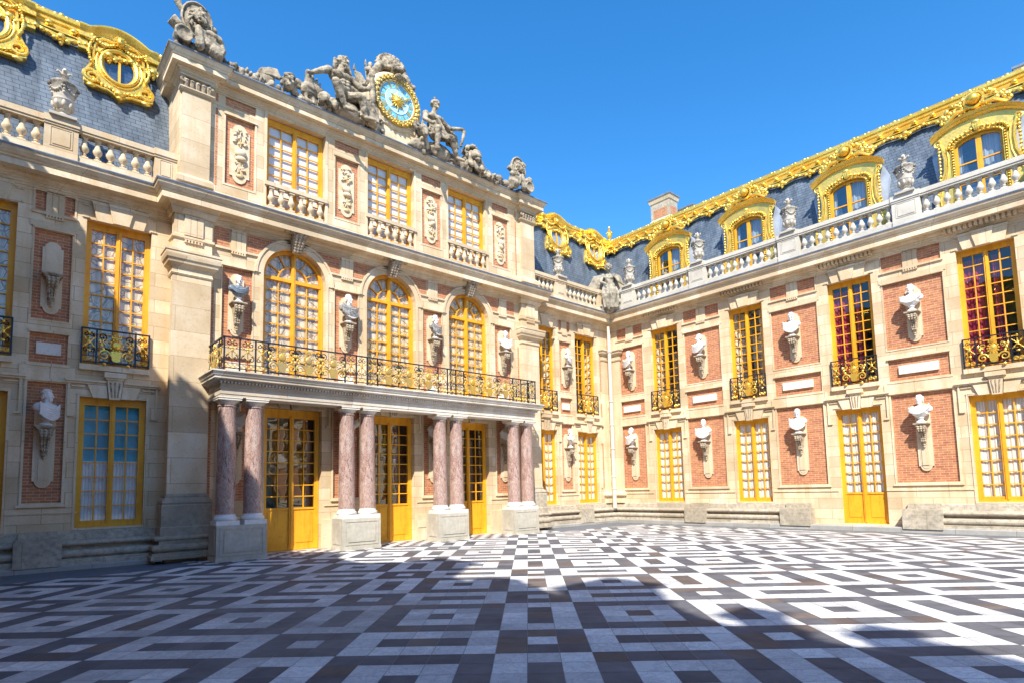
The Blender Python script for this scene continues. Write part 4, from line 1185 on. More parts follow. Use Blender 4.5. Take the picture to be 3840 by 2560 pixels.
def finish_wing(root, M, ox, u0, u1, path, seg, yb, yt, peds, bench_skip=(), blocks=(), pedw=.80, by0=-.22, gap=None, roof_ext=(0, 0), foot_ext=(0, 0)):
    """cornice, lead edge, bench plinth, slates, ridge and balustrade. path in local coordinates incl. neighbours for mitres"""
    g = G(); g.sweep(CORNICE + [(-.05, 9.75)], path, segs=seg); obj('cornice', g, 'limestone_plain', root)
    g = G(); g.sweep(LEADC, path, segs=seg); obj('lead_flashing', g, 'lead', root)
    g = G()
    n = len(path)
    runs = []; a = path[seg[0]][0]; b = path[seg[1]][0]
    if gap:
        g.sweep(BENCH, path[:seg[0] + 1] + [(gap[0] - ox, 0)], segs=(seg[0], seg[0] + 1)); obj('moulded_plinth', g, 'limestone_old', root)
        g = G(); g.sweep(BENCH, [(gap[1] - ox, 0)] + path[seg[1]:])
    else: g.sweep(BENCH, path, segs=seg, smooth=False)
    obj('moulded_plinth', g, 'limestone_old', root)
    if blocks:
        for c, w in blocks:
            g = G()
            c -= ox; g.box(c - w / 2, c + w / 2, -.475, -.02, .12, .70); g.box(c - w / 2 + .03, c + w / 2 - .03, -.44, -.02, .70, .735); g.box(c - w / 2 + .08, c + w / 2 - .08, -.10, -.02, .735, .90)
            g.box(c - w / 2 - .004, c + w / 2 + .004, -.48, -.02, .56, .565)
            obj('plinth_block', g, 'limestone_old', root)
    # slates
    g = G(); a, b = u0 - ox, u1 - ox
    zt = 14.28
    ea, eb = roof_ext
    g.quad((a + foot_ext[0], yb, 9.77), (b + foot_ext[1], yb, 9.77), (b + eb, yt, zt), (a + ea, yt, zt))
    g.quad((a + ea, yt, zt), (b + eb, yt, zt), (b + eb * 2.2, yt + 5.5, zt + .45), (a + ea * 2.2, yt + 5.5, zt + .45))
    o = obj('slate_roof', g, 'slate', root, recalc=False)
    g = G(); g.quad((a, -.5, 9.765), (b, -.5, 9.765), (b, yb + .02, 9.765), (a, yb + .02, 9.765)); obj('gutter_deck', g, 'lead', root, recalc=False)
    balustrade(root, ox, u0, u1, peds, by0, pedw, bal=BAL if blocks and len(blocks) > 1 else BALC)

# ================================================================== left recess of the back elevation
ox = .85
A1 = empty('palace_wing', (ox, YR, 0)); MA1 = TR(ox, YR, 0)
tag(A1, 'short brick and stone palace wing left of the clock pavilion, half in shadow', 'building', 'wings of the palace')
wins = (-.55, 2.17); pans = ((.84, .72),)
wing(A1, ox, XC, XL, wins, pans, .72)
kw = dict(fr=.075)
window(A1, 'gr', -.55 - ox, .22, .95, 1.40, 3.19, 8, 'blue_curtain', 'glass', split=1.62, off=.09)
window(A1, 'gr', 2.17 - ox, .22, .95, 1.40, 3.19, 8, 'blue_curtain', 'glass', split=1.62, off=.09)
window(A1, 'up', -.55 - ox, .22, 4.93, 1.40, 3.69, 10, 'shutter_panels', 'glass')
window(A1, 'up', 2.17 - ox, .22, 4.93, 1.40, 3.69, 10, 'shutter_panels', 'glass')
def rails(root, ox, xs):
    for x in xs: o = link('balcony_railing', RAIL[0], root, (x - ox, -.06, 4.96)); link('gilding', RAIL[1], o)
rails(A1, ox, (-.55, 2.17))
bust_set(A1, MA1, .84 - ox, 1.90, 2.10, 3.36, 1, 'white bust turned right on its bracket, left of the blue-paned ground window', rz=R(40), sc=1.0)
bust_set(A1, MA1, .84 - ox, 6.03, 1.80, 6.98, 0, None, ground=False, empty_=True)
pl = [(XC - ox, -18), (XC - ox, 0), (XL - ox, 0), (XL - ox, -.5)]
finish_wing(A1, MA1, ox, XC, XL, pl, (1, 2), .45, 1.15, (.87, 3.15), blocks=((.80, .86),), pedw=.66, by0=-.24)
o = gold_ridge(A1, [(XC - ox - 2, 1.15), (XL - ox + .1, 1.15)]); o.location.z = .22
for x in (-.62, 2.12): oeil(A1, x - ox, .98, 13.42, R(-9))
urn(MA1, .88 - ox, -.22, 10.82, 'weathered stone urn on the balustrade left of the clock pavilion')

# ================================================================== right recess of the back elevation
ox = 19.0
A2 = empty('palace_wing', (ox, YR, 0)); MA2 = TR(ox, YR, 0)
tag(A2, 'narrow sunlit brick and stone wing between the clock pavilion and the drainpipe corner', 'building', 'wings of the palace')
wins = (17.42, 20.14)
wing(A2, ox, XR, XB, wins, ((18.74, .68),), .68)
for x in wins:
    window(A2, 'gr', x - ox, .22, .95, 1.40, 3.19, 8, 'white_curtain', 'glass'); window(A2, 'up', x - ox, .22, 4.93, 1.40, 3.69, 10, 'shutters_open', 'glass')
rails(A2, ox, wins)
bust_set(A2, MA2, 18.74 - ox, 1.90, 2.10, 3.38, 2, 'white bust in the corner wing, ground floor between the two narrow windows', rz=R(25), sc=.95)
bust_set(A2, MA2, 18.74 - ox, 6.03, 1.80, 6.95, 3, 'white bust in the corner wing, upper floor between the two balconied windows', ground=False, rz=R(25), sc=.95)
pl = [(XR - ox, -.5), (XR - ox, 0), (XB - ox, 0), (XB - ox, -10)]
finish_wing(A2, MA2, ox, XR, XB, pl, (1, 2), .45, 1.15, (18.25, 21.1), blocks=((19.45, .80),), pedw=.66, by0=-.24, roof_ext=(0, 1.8), foot_ext=(0, .60))
g = G()
for a in (20.95, 21.62): g.box(a - ox, a - ox + .06, -.045, 0, 1.6, 8.4)
obj('stone_trim', g, 'limestone_trim', A2)
for z0, z1 in ((4.9, 5.55), (6.1, 8.0), (1.6, 3.7)): g = G(); g.box(21.12 - ox, 21.19 - ox, -.006, 0, z0, z1); obj('brick_panel', g, 'brick', A2)
o = gold_ridge(A2, [(XR - ox - .1, 1.15), (XB + 1.8 - ox, 1.15)]); o.location.z = .22
for x in (16.72, 19.42, 22.12): oeil(A2, x - ox, .98, 13.42, R(-9), True)
urn(MA2, 18.27 - ox, -.22, 10.82, 'stone urn on the balustrade right of the clock pavilion, before the golden ovals')
# corner pier with capital
g = G(); cx = 21.45 - ox
g.box(21.2 - ox, XB - ox, -.10, 0, .9, 8.3); g.sweep([(0, 7.55), (.03, 7.56), (.05, 7.62), (.03, 7.64), (.03, 7.80), (.08, 7.84), (.14, 7.90), (.16, 8.0), (.20, 8.02), (.20, 8.08), (0, 8.12)], [(21.2 - ox, 0), (21.2 - ox, -.10), (XB - ox, -.10)])
g.sweep([(0, 1.2), (.08, 1.22), (.10, 1.28), (.06, 1.34), (.04, 1.38), (0, 1.42)], [(21.2 - ox, 0), (21.2 - ox, -.10), (XB - ox, -.10)])
obj('corner_pilaster', g, 'limestone_trim', A2)

# ================================================================== right wing
RZB = R(-90)
B = empty('palace_wing', (XB, 8, 0), RZB); MB_ = TR(XB, 8, RZB)
tag(B, 'long sunlit brick palace wing on the right with gilded dormers', 'building', 'wings of the palace')
ox = -8.0                                        # u = -y_world ; local x = u - ox
bw = [14.5, 10.74, 6.97, 3.22, -.53, -4.3]
bp = [(16.36, 1.42), (12.66, 1.64), (8.88, 1.66), (5.12, 1.66), (1.35, 1.66), (-2.4, 1.66)]
UB0, UB1 = -YR, 6.0
wing(B, ox, UB0, UB1, [-y for y in bw], [(-y, w) for y, w in bp], 1.6, tall_door=(-6.97,), dent=True)
for i, y in enumerate(bw):
    x = -y - ox
    if y == 6.97: window(B, 'door', x, .22, .22, 1.40, 3.92, 8, 'white_curtain', 'glass', name='door', panel=1.05, sill=.04)
    else: window(B, 'gr', x, .22, .95, 1.40, 3.19, 8, 'white_curtain', 'glass')
    window(B, 'up', x, .22, 4.93, 1.40, 3.69, 10, ('shutters_open', 'shutters_open', 'red', 'red', 'red', 'shutter_panels')[i], 'glass')
rails(B, ox, [-y for y in bw])
gl_ = ('leftmost white bust of the right wing, ground floor beside the white drainpipe', 'white bust on the right wing ground floor, second from the drainpipe', 'white draped bust on the right wing ground floor, just left of the yellow door', 'broad white bust on the right wing ground floor, just right of the yellow door')
ul_ = ('helmeted white bust on the right wing upper floor beside the drainpipe', 'white bust on the right wing upper floor, second from the drainpipe', 'draped white bust on the right wing upper floor, left of the red-curtained windows', 'white bust on the right wing upper floor between the two red-curtained windows')
for i, (y, w) in enumerate(bp):
    x = -y - ox + (.0 if i else .05)
    gl = gl_[i] if i < 4 else 'white bust beyond the right edge, ground floor, bay %s of the right wing' % ('five' if i == 4 else 'six')
    ul = ul_[i] if i < 4 else 'white bust beyond the right edge, upper floor, bay %s of the right wing' % ('five' if i == 4 else 'six')
    bust_set(B, MB_, x, 1.90, 2.18, 3.42, (0, 3, 1, 2)[i % 4], gl, sc=1.04, rz=R((-20, 0, 5, 0)[i % 4]))
    bust_set(B, MB_, x, 6.03, 1.85, 6.98, (3, 0, 1, 2)[i % 4], ul, ground=False, sc=1.04, rz=R((-25, -15, 5, 5)[i % 4]))
pl = [(-YR - ox, -5), (-YR - ox, 0), (UB1 - ox, 0)]
finish_wing(B, MB_, ox, UB0, UB1, pl, (1, 2), .60, 1.80, (-16.1, -12.52, -8.76, -5.02, -1.26, 2.5), blocks=((-13.1, .95), (-9.1, 1.05), (-5.25, 1.05), (-1.4, 1.05)), pedw=.78, by0=-.22, gap=(-8.7, -5.7), roof_ext=(-1.15, 0), foot_ext=(-.45, 0))
o = gold_ridge(B, [(-YR - 1.15 - ox, 1.80), (UB1 - ox, 1.80)], k=.267); o.location.z = .22
for y in bw: dormer(B, -y - ox, .72)
ulab = ('nearest the winged statue', 'between the first and second dormers', 'between the second and third dormers', 'between the third and fourth dormers', 'beyond the right edge of the view', 'far beyond the right edge of the view')
for y, t in zip((16.05, 12.48, 8.72, 5.0, 1.26, -2.5), ulab): urn(MB_, -y - ox, -.20, 10.82, 'stone urn on the right wing balustrade, ' + t)
g = G(); g.box(-YR - ox, -YR - ox + .62, -.10, 0, .9, 8.3); pt = [(-YR - ox, -.10), (-YR - ox + .62, -.10), (-YR - ox + .62, 0)]
g.sweep([(0, 7.55), (.03, 7.56), (.05, 7.62), (.03, 7.64), (.03, 7.80), (.08, 7.84), (.14, 7.90), (.16, 8.0), (.20, 8.02), (.20, 8.08), (0, 8.12)], pt); g.sweep([(0, 1.2), (.08, 1.22), (.10, 1.28), (.06, 1.34), (.04, 1.38), (0, 1.42)], pt)
obj('corner_pilaster', g, 'limestone_trim', B)
g = G(); x = -6.97 - ox; g.box(x - .72, x + .72, -.30, .30, .10, .215)
obj('door_step', g, 'limestone', B)
tag(chimney('chimney', TR(0, 0, 0), 25.35, 16.40, 13.5, 16.42, .72, 1.12, 'stone chimney with brick insets rising behind the golden ridge'), None, None)
chimney('chimney', TR(0, 0, 0), 27.1, 16.15, 13.5, 16.22, .8, 1.1, 'low chimney cap half hidden behind the chimney with brick insets')
chimney('chimney', TR(0, 0, 0), 26.7, 1.55, 13.5, 15.98, .9, 1.9, 'chimney cut by the top right corner above the golden ridge')

# ---- drainpipe in the corner
P = empty('drainpipe', (21.42, 17.20, 0)); tag(P, 'white painted drainpipe in the corner between two wings', 'drainpipe')
g = G(); g.tube([(0, .0, 9.15), (0, -.01, 8.9), (0, -.02, 8.6), (0, -.02, 8.3)], .07, 12)
for z0, z1, r in ((7.95, 8.75, .085), (5.6, 7.95, .085), (3.4, 5.6, .09), (2.1, 3.4, .09), (.66, 2.1, .095)): g.lathe([(r, z0), (r, z1)], (0, -.02, 0), 16)
obj('pipe', g, 'pipe_paint', P)
for z in (7.95, 5.6, 4.5, 3.4, 2.1, 1.55): g = G(); g.lathe([(.10, z - .03), (.115, z - .02), (.115, z + .02), (.10, z + .03)], (0, -.02, 0), 16); obj('pipe_collar', g, 'pipe_paint', P)

# ================================================================== central pavilion
ox = 9.79
PV = empty('central_pavilion', (ox, YP, 0)); MP = TR(ox, YP, 0)
tag(PV, 'three-bay stone and brick pavilion with arched windows, carrying the clock', 'building')
XA, XZ = XL - ox, XR - ox
BAY = (-3.26, 0.0, 3.26); PAN = (-4.90, -1.63, 1.63, 4.90)
holes = []; bricks = []
for c in BAY:
    holes.append((c - .84, c + .84, .02, 4.14, .34)); holes.append((c - .94, c + .94, 4.77, 8.96, .34, 1))
    holes.append((c - .90, c + .90, 10.08, 12.92, .34))
for c in PAN:
    for z0, z1, w in ((1.50, 4.40, .43), (4.95, 5.45, .40), (5.75, 8.0, .40), (10.38, 12.42, .40)):
        holes.append((c - w, c + w, z0, z1, .06)); bricks.append((c - w, c + w, z0, z1, .06))
    holes.append((c - .41, c + .41, 12.68, 13.02, .03)); bricks.append((c - .41, c + .41, 12.68, 13.02, .03))
W = wall_mesh(XA, XZ, 0, 13.1, holes)
for sx, (xa, ya) in ((-1, (XA, .5)), (1, (XZ, .5))):
    W.quad((xa, 0, 0), (xa, ya + .02, 0), (xa, ya + .02, 9.74), (xa, 0, 9.74)); W.quad((xa, 0, 9.74), (xa, 2.6, 9.74), (xa, 2.6, 13.1), (xa, 0, 13.1))
N = 16
for c in BAY:                                            # spandrels and soffit of the arches
    zs = 8.02; r = .94
    for i in range(N):
        a0, a1 = PI * i / N, PI * (i + 1) / N
        x0, z0, x1, z1 = c + r * math.cos(a0), zs + r * math.sin(a0), c + r * math.cos(a1), zs + r * math.sin(a1)
        W.quad((x0, 0, z0), (x1, 0, z1), (x1, 0, 8.96), (x0, 0, 8.96)); W.quad((x0, 0, z0), (x0, .34, z0), (x1, .34, z1), (x1, 0, z1))
obj('wall', W, 'limestone', PV)
S = G(); DK = G()
for a, b, z0, z1, d in bricks:
    q = G(); q.quad((a, d, z0), (b, d, z0), (b, d, z1), (a, d, z1)); o = obj('brick_panel', q, 'brick', PV, recalc=False)
    if z0 < 2: frame_rect(S, a, b, z0, z1, 0, .05, .022); S.box(a - .08, b + .08, -.05, 0, z0 - .10, z0 - .05); S.box(a - .28, b + .28, -.028, 0, z0 - .24, z0 - .21)
    if 5 < z0 < 8 : frame_rect(S, a, b, z0, z1, 0, .035, .014); S.box(a - .03, b + .03, -.055, 0, z1, z1 + .05)
    if 10 < z0 < 11: frame_rect(S, a, b, z0, z1, 0, .05, .012); S.box(a - .05, b + .05, -.04, 0, z1 + .0, z1 + .05)
    if 4.9 < z0 < 5: q = G(); q.box(a + .16, b - .16, -.02, .06, 5.07, 5.32); obj('stone_tablet', q, 'limestone_new', o)
for k, c in enumerate(PAN):                                # frieze bricks shaped around the arches
    for sgn in (-1, 1):
        arch = min(BAY, key=lambda b: abs(b - (c + sgn * 1.6))); has = abs(arch - (c + sgn * 1.63)) < .3
        pts = [(c + sgn * .24, 8.52), (c + sgn * (.60 if has else .62), 8.52)]
        if has:
            for i in range(7):
                z = 8.52 + .54 * i / 6; pts.append((arch - sgn * math.sqrt(max(0, 1.21 ** 2 - (z - 8.02) ** 2)), z))
        else: pts.append((c + sgn * .62, 9.06))
        pts.append((c + sgn * .24, 9.06))
        if sgn < 0: pts = pts[::-1]
        q = G(); q.prism(pts, -.006, .0); obj('brick_panel', q, 'brick', PV)
    tri_guttae(S, c, 8.52, 9.07, 0, .40); guttae(S, c, 8.46, 0, .40); S.box(c - .62, c + .62, -.05, 0, 8.46, 8.52)
for c in BAY:
    for ri, ro, d in ((.94, 1.12, .03), (1.12, 1.19, .06)):
        for i in range(24):
            a0, a1 = PI * i / 24, PI * (i + 1) / 24
            q = [(c + ro * math.cos(a0), 8.02 + ro * math.sin(a0)), (c + ro * math.cos(a1), 8.02 + ro * math.sin(a1)), (c + ri * math.cos(a1), 8.02 + ri * math.sin(a1)), (c + ri * math.cos(a0), 8.02 + ri * math.sin(a0))]
            S.prism(q, -d, 0, smooth=False)
    for sx in (-1, 1): S.box(c + sx * .94, c + sx * 1.02, -.03, 0, 4.8, 8.02)
    # attic window surround
    for sx in (-1, 1): S.box(c + sx * .90, c + sx * .98, -.02, 0, 10.05, 12.95)
    for i in range(7):
        u0, u1 = -1.0 + 2.0 * i / 7, -1.0 + 2.0 * (i + 1) / 7; t = .10 * (i - 3) / 3
        S.prism([(c + u0 * .9 + .004, 12.92), (c + u1 * .9 - .004, 12.92), (c + u1 * .98 - .004 + t, 13.04), (c + u0 * .98 + .004 + t, 13.04)], -.03, 0)
    ground_keys(S, c, .84, 4.14, 4.46, 0, PV)
    S.box(c - .84, c + .84, .34, .40, 4.14, 4.75)
for c in (XA + .10, XZ - .10): pass
obj('stone_trim', S, 'limestone_trim', PV)
for c in BAY:
    q = G(); q.box(c - .96, c + .96, -.07, .12, 10.70, 10.82); q.box(c - .92, c + .92, -.05, .14, 10.0, 10.085); bo = obj('sill_balustrade', q, 'limestone_plain', PV)
    for i in range(6): link('baluster', BALC, bo, (c - .75 + .30 * i, .03, 10.09))
# upper windows, doors
for i, c in enumerate(BAY):
    window(PV, 'arch', c, .26, 4.79, 1.86, 4.16, 9, 'shutter_panels', 'glass', name='arched_window', arch=True)
    window(PV, 'attic', c, .26, 10.12, 1.78, 2.78, 8, 'blind', 'glass', name='attic_window')
    window(PV, 'pdoor', c, .26, .03, 1.66, 4.10, 8, 'open', 'dark_glass', name='glazed_door', panel=1.22, top=.12, sill=.03)
    k = G(); z0 = 8.90
    k.box(c - .40, c + .40, -.36, .02, 9.41, 9.48); k.box(c - .30, c + .30, -.31, .02, 9.33, 9.41)
    for j in range(8):
        f = j / 7; z = 9.33 - .44 * f; d = .26 * (1 - f) + .10; w = .20 - .05 * f
        k.box(c - w, c + w, -d, .02, z - .065, z)
    for sx in (-1, 0, 1):
        k.ell((c + sx * .22, -.33, 9.38), (.12, .08, .10), 0, 9, 6)
        for j in range(6): f = j / 5; k.ell((c + sx * .11 * (1 - .3 * f), -.33 + .22 * f, 9.28 - .38 * f), (.06, .05, .07), 0, 7, 5)
    for sx in (-1, 1): k.ell((c + sx * .38, -.26, 9.40), (.12, .12, .09), 0, 8, 5)
    obj('keystone', k, 'carved_stone', PV)
# main cornice and attic cornice
pm = [(XC - ox, .5), (XA, .5), (XA, 0), (XZ, 0), (XZ, .5), (XB - ox, .5)]
g = G(); g.sweep(CORNICE + [(-.05, 9.75)], pm, segs=(1, 4)); obj('cornice', g, 'limestone_plain', PV)
g = G(); g.sweep(LEADC, pm, segs=(1, 4)); g.quad((XA, -.5, 9.765), (XZ, -.5, 9.765), (XZ, .3, 9.765), (XA, .3, 9.765)); obj('lead_flashing', g, 'lead', PV, recalc=False)
g = G(); g.sweep([(0, 9.76), (.20, 9.76), (.20, 9.86), (.12, 9.92), (.08, 9.98), (.05, 10.02), (0, 10.03)], [(XA, 2.6), (XA, 0), (XZ, 0), (XZ, 2.6)]); obj('attic_base', g, 'limestone_trim', PV)
AC = [(0, 12.94), (.02, 12.95), (.02, 12.985), (.05, 12.99), (.05, 13.03), (.07, 13.04), (.10, 13.075), (.10, 13.10), (.13, 13.11), (.16, 13.14), (.16, 13.165), (.30, 13.185), (.30, 13.165), (.325, 13.165), (.325, 13.285), (.30, 13.29), (.345, 13.31), (.36, 13.34), (.35, 13.35), (.39, 13.375), (.43, 13.44), (.46, 13.485), (.46, 13.50)]
aw = .14
AC = [(o * .88, z) for o, z in AC]
pa = [(XA + .08, 2.6), (XA + .08, .5), (XA, .5), (XA, -aw), (XA + .78, -aw), (XA + .78, 0), (XZ - .78, 0), (XZ - .78, -aw), (XZ, -aw), (XZ, .5), (XZ - .08, .5), (XZ - .08, 2.6)]
g = G(); g.sweep(AC + [(.0, 13.51)], pa); obj('attic_cornice', g, 'limestone_plain', PV)
g = G(); g.sweep([(-.1, 13.56), (.415, 13.53), (.425, 13.50), (.412, 13.47)], pa); g.quad((XA, 0, 13.552), (XZ, 0, 13.552), (XZ, 2.6, 13.552), (XA, 2.6, 13.552)); obj('lead_roof', g, 'lead', PV, recalc=False)
# pilasters: lower giant order and attic order
PE = [(3.22 - ox + .46, .93)]
for cx in (3.72 - ox, 16.06 - ox):
    g = G(); w = .46
    lo = [(cx - w, .3), (cx - w, -.15), (cx + w, -.15), (cx + w, 0)] if cx < 0 else [(cx - w, 0), (cx - w, -.15), (cx + w, -.15), (cx + w, .3)]
    g.box(cx - w, cx + w, -.15, .1, 1.6, 7.5); g.box(cx - w, cx + w, -.15, .1, 8.1, 9.1)
    g.sweep([(0, 7.42), (.02, 7.43), (.04, 7.47), (.02, 7.50), (.02, 7.62), (.06, 7.66), (.13, 7.72), (.15, 7.80), (.18, 7.82), (.20, 7.90), (.20, 7.98), (.22, 8.0), (.22, 8.06), (.0, 8.10)], lo)
    g.sweep([(0, 8.42), (.05, 8.44), (.05, 8.50), (0, 8.51)], lo)
    g.sweep([(.02, 9.08), (.06, 9.10), (.10, 9.2), (.12, 9.28), (.18, 9.33), (.28, 9.36), (.0, 9.37)], lo)
    tri_guttae(g, cx, 8.53, 9.07, -.15, .46); guttae(g, cx, 8.42, -.15, .46)
    o = obj('pilaster', g, 'limestone_block', PV)
    g = G(); g.sweep([(.0, 1.72), (.02, 1.70), (.03, 1.66), (.02, 1.62), (.05, 1.60), (.10, 1.56), (.12, 1.50), (.10, 1.45), (.12, 1.42), (.12, .9), (.14, .88), (.14, .6), (.16, .58), (.16, .12)], lo[::1])
    g.box(cx - w, cx + w, -.15, .1, 0, 1.7)
    obj('pilaster_base', g, 'limestone_old', o)
    cx2 = cx + (.0 if cx < 0 else -.0); w = .35
    lo = [(cx2 - w, .0), (cx2 - w, -.14), (cx2 + w, -.14), (cx2 + w, 0)]
    g = G(); g.box(cx2 - w, cx2 + w, -.14, 0, 10.0, 13.0)
    g.sweep([(0, 9.98), (.10, 9.99), (.10, 10.12), (.05, 10.2), (.0, 10.22)], lo); g.sweep([(0, 12.55), (.04, 12.57), (.08, 12.62), (.08, 12.65), (0, 12.66)], lo); g.sweep([(0, 12.93), (.09, 12.95), (.09, 13.0), (0, 13.01)], lo)
    o = obj('attic_pilaster', g, 'limestone_block', PV)
    k = G()
    for i in range(5):
        x = cx2 - w + .07 + .14 * i
        k.tube([(x, -.15, 12.66), (x, -.18, 12.78), (x, -.22, 12.86), (x, -.25, 12.82)], [.045, .06, .05, .02], 6); k.ell((x + .07, -.17, 12.86), (.035, .04, .05), 0, 6, 4)
    for sx in (-1, 1): k.tube(spiral(cx2 + sx * w, 12.86, .09, 1.2, 0, sx, 12, -.20), .035, 6)
    obj('leaf_capital', k, 'carved_stone', o)
# thin brick strips beside the pilasters
for x in (XA + .92, XZ - .94):
    for z0, z1 in ((1.6, 4.3), (4.9, 7.3), (10.25, 12.5), (12.7, 13.0)): g = G(); g.box(x - .03, x + .03, -.006, 0, z0, z1); obj('brick_strip', g, 'brick', PV)
# plinth beside the portico
for a, b in ((-5.75, -4.1), (-2.42, -.84), (.84, 2.42), (4.1, 5.5)): g = G(); g.box(a, b, -.10, 0, 0, .86); obj('plinth', g, 'limestone_trim', PV)
g = G(); g.sweep(BENCH, [(XC - ox, .5), (XA, .5), (XA, 0), (-5.55, 0)], segs=(1, 3)); obj('moulded_plinth', g, 'limestone_old', PV); g = G(); g.sweep(BENCH, [(5.45, 0), (XZ, 0), (XZ, .5), (12, .5)], segs=(0, 2)); obj('moulded_plinth', g, 'limestone_old', PV)
# reliefs in the attic panels
def relief(var):
    g = G(); rr = random.Random(40 + var); w, h = .27, .88
    pts = []
    for i in range(9): a = PI + PI * i / 8; pts.append((.19 * math.cos(a), -h + .19 + .19 * math.sin(a)))
    pts += [(w, -h + .19), (w, h - .19)]
    for i in range(9): a = PI * i / 8; pts.append((.19 * math.cos(a), h - .19 + .19 * math.sin(a)))
    pts += [(-w, h - .19), (-w, -h + .19)]
    g.prism(pts, -.03, 0)
    for i in range(26): g.ell((rr.uniform(-.17, .17), -.05, rr.uniform(.25, .75)), (rr.uniform(.03, .06), .04, rr.uniform(.03, .05)), 0, 6, 4)
    g.tube([(0, -.05, .75), (0, -.07, .2)], .015, 5)
    g.ell((rr.uniform(-.03, .03), -.07, .02), (.17, .07, .12), 0, 10, 6, Matrix.Rotation(rr.uniform(-.5, .5), 3, 'Y')); g.ell((.02, -.07, -.16), (.16, .08, .09), 0, 9, 6, Matrix.Rotation(rr.uniform(-.8, .8), 3, 'Y'))
    for i in range(9):
        a = rr.uniform(-.7, .7) + (PI if i % 2 else 0); cx, cz = rr.uniform(-.06, .06), -.35 + rr.uniform(-.12, .12)
        g.tube([(cx - .17 * math.sin(a), -.05, cz - .22 * abs(math.cos(a))), (cx + .15 * math.sin(a), -.06, cz + .2 * abs(math.cos(a)))], .018, 5)
    for i in range(8): g.ell((rr.uniform(-.12, .12), -.05, rr.uniform(-.55, -.25)), (.05, .04, .05), 0, 6, 4)
    g.ell((0, -.05, -.66), (.10, .03, .06), 0, 8, 5)
    return g.mesh('relief', 'relief_stone', ang=50)
for i, c in enumerate(PAN): link('relief', relief(i), PV, (c, .06, 11.38))
# busts of the pavilion
l1 = ('bust in blue grey drapery above the left end of the balcony', 'bust in dark veined drapery above the balcony, between the first and second arched windows', 'bust with grey robe above the balcony, between the second and third arched windows', 'plain white bust above the right end of the balcony')
for i, c in enumerate(PAN):
    bust_set(PV, MP, c - .02, 6.03, 1.80, 6.95, (2, 3, 1, 0)[i], l1[i], ground=False, mat=('blue_marble', 'grey_veined_marble', 'grey_veined_marble', None)[i], rz=R((10, 15, 20, 0)[i]), sc=(.9, 1.05, .98, .95)[i], brick_y=.06)
    bust_set(PV, MP, c, 1.90, 2.10, 3.36, (1, 2, 0, 3)[i], ('bust in the shade behind the leftmost pair of columns', 'bust in the shade behind the second pair of columns', 'bust in the shade behind the third pair of columns', 'bust in the shade behind the rightmost pair of columns')[i], brick_y=.06, sc=1.0, rz=R(-20))
g = G(); g.box(10.69 - ox, 11.0 - ox, -.115, -.10, .43, .66); obj('wall_plate', g, 'old_glass_sign', PV)

# ================================================================== portico
PX, PY = 9.66, 15.8
PO = empty('portico', (PX, PY, 0)); MO = TR(PX, PY, 0)
tag(PO, 'portico of paired red marble columns carrying a white balcony slab', 'portico')
def pedestal_mesh():
    g = G(); w = .62; g.box(-w, w, .0, .72, 0, .10); g.box(-w + .012, w - .012, .012, .72, .10, .90)
    for r, d in (((-.46, .46, .22, .78), .0), ):
        frame_rect(g, -.50, .50, .17, .80, .012, .03, .012); g.box(-.43, .43, -.006, .012, .23, .74)
    for sx in (-1, 1): g.box(sx * (w - .012), sx * (w + .002), .14, .58, .17, .80)
    return g.mesh('pedestal', 'pedestal_stone')
PED = pedestal_mesh()
def column_meshes():
    sh = G(); sh.lathe([(.235, 1.17), (.232, 1.3), (.232, 2.0), (.226, 2.7), (.214, 3.4), (.202, 3.90), (.205, 3.915), (.225, 3.93), (.225, 3.955), (.20, 3.965), (.20, 3.98)], seg=28)
    ba = G(); ba.box(-.275, .275, -.275, .275, .90, 1.01); ba.lathe([(.265, 1.01), (.285, 1.03), (.29, 1.06), (.28, 1.095), (.255, 1.105), (.245, 1.13), (.24, 1.17)], seg=28)
    ca = G(); ca.lathe([(.20, 3.98), (.20, 4.0), (.215, 4.005), (.225, 4.02), (.255, 4.05), (.27, 4.07), (.275, 4.08)], seg=28); ca.box(-.28, .28, -.28, .28, 4.08, 4.13); ca.box(-.295, .295, -.295, .295, 4.13, 4.155)
    return sh.mesh('column', 'red_marble', ang=50), ba.mesh('base', 'white_marble', ang=50), ca.mesh('capital', 'cornice_marble', ang=50)
COLM = column_meshes()
for c in (4.765, 8.065, 11.36, 14.62):
    link('pedestal', PED, PO, (c - PX, 0, 0))
    for s in (-.335, .335):
        o = link('column', COLM[0], PO, (c + s - PX, .31, 0)); link('base', COLM[1], o); link('capital', COLM[2], o)
a0, a1 = 4.20 - PX, 15.12 - PX; back = YP - PY - .002
pe = [(a0, back), (a0, .02), (a1, .02), (a1, back)]
g = G()
g.sweep([(-.5, 4.156), (.0, 4.156), (.0, 4.22), (.015, 4.225), (.015, 4.36), (.04, 4.375), (.04, 4.39), (.02, 4.40), (.02, 4.475), (.10, 4.54), (.10, 4.555), (.18, 4.57), (.18, 4.585), (.21, 4.59), (.21, 4.64), (.235, 4.66), (.27, 4.74), (.29, 4.75), (.29, 4.785), (-.5, 4.79)], pe)
g.box(a0, a1, .02, back, 4.52, 4.78)
E_ = obj('entablature', g, 'cornice_marble', PO)
g = G()
n = int((a1 - a0 + .16) / .085)
for i in range(n): x = a0 - .08 + (a1 - a0 + .16) * (i + .5) / n; g.box(x - .024, x + .024, -.115, .0, 4.48, 4.535)
for i in range(14): y = .0 + (back - .0) * (i + .5) / 14; g.box(a0 - .085, a0, y - .024, y + .024, 4.48, 4.535); g.box(a1, a1 + .085, y - .024, y + .024, 4.48, 4.535)
obj('dentils', g, 'cornice_marble', E_)
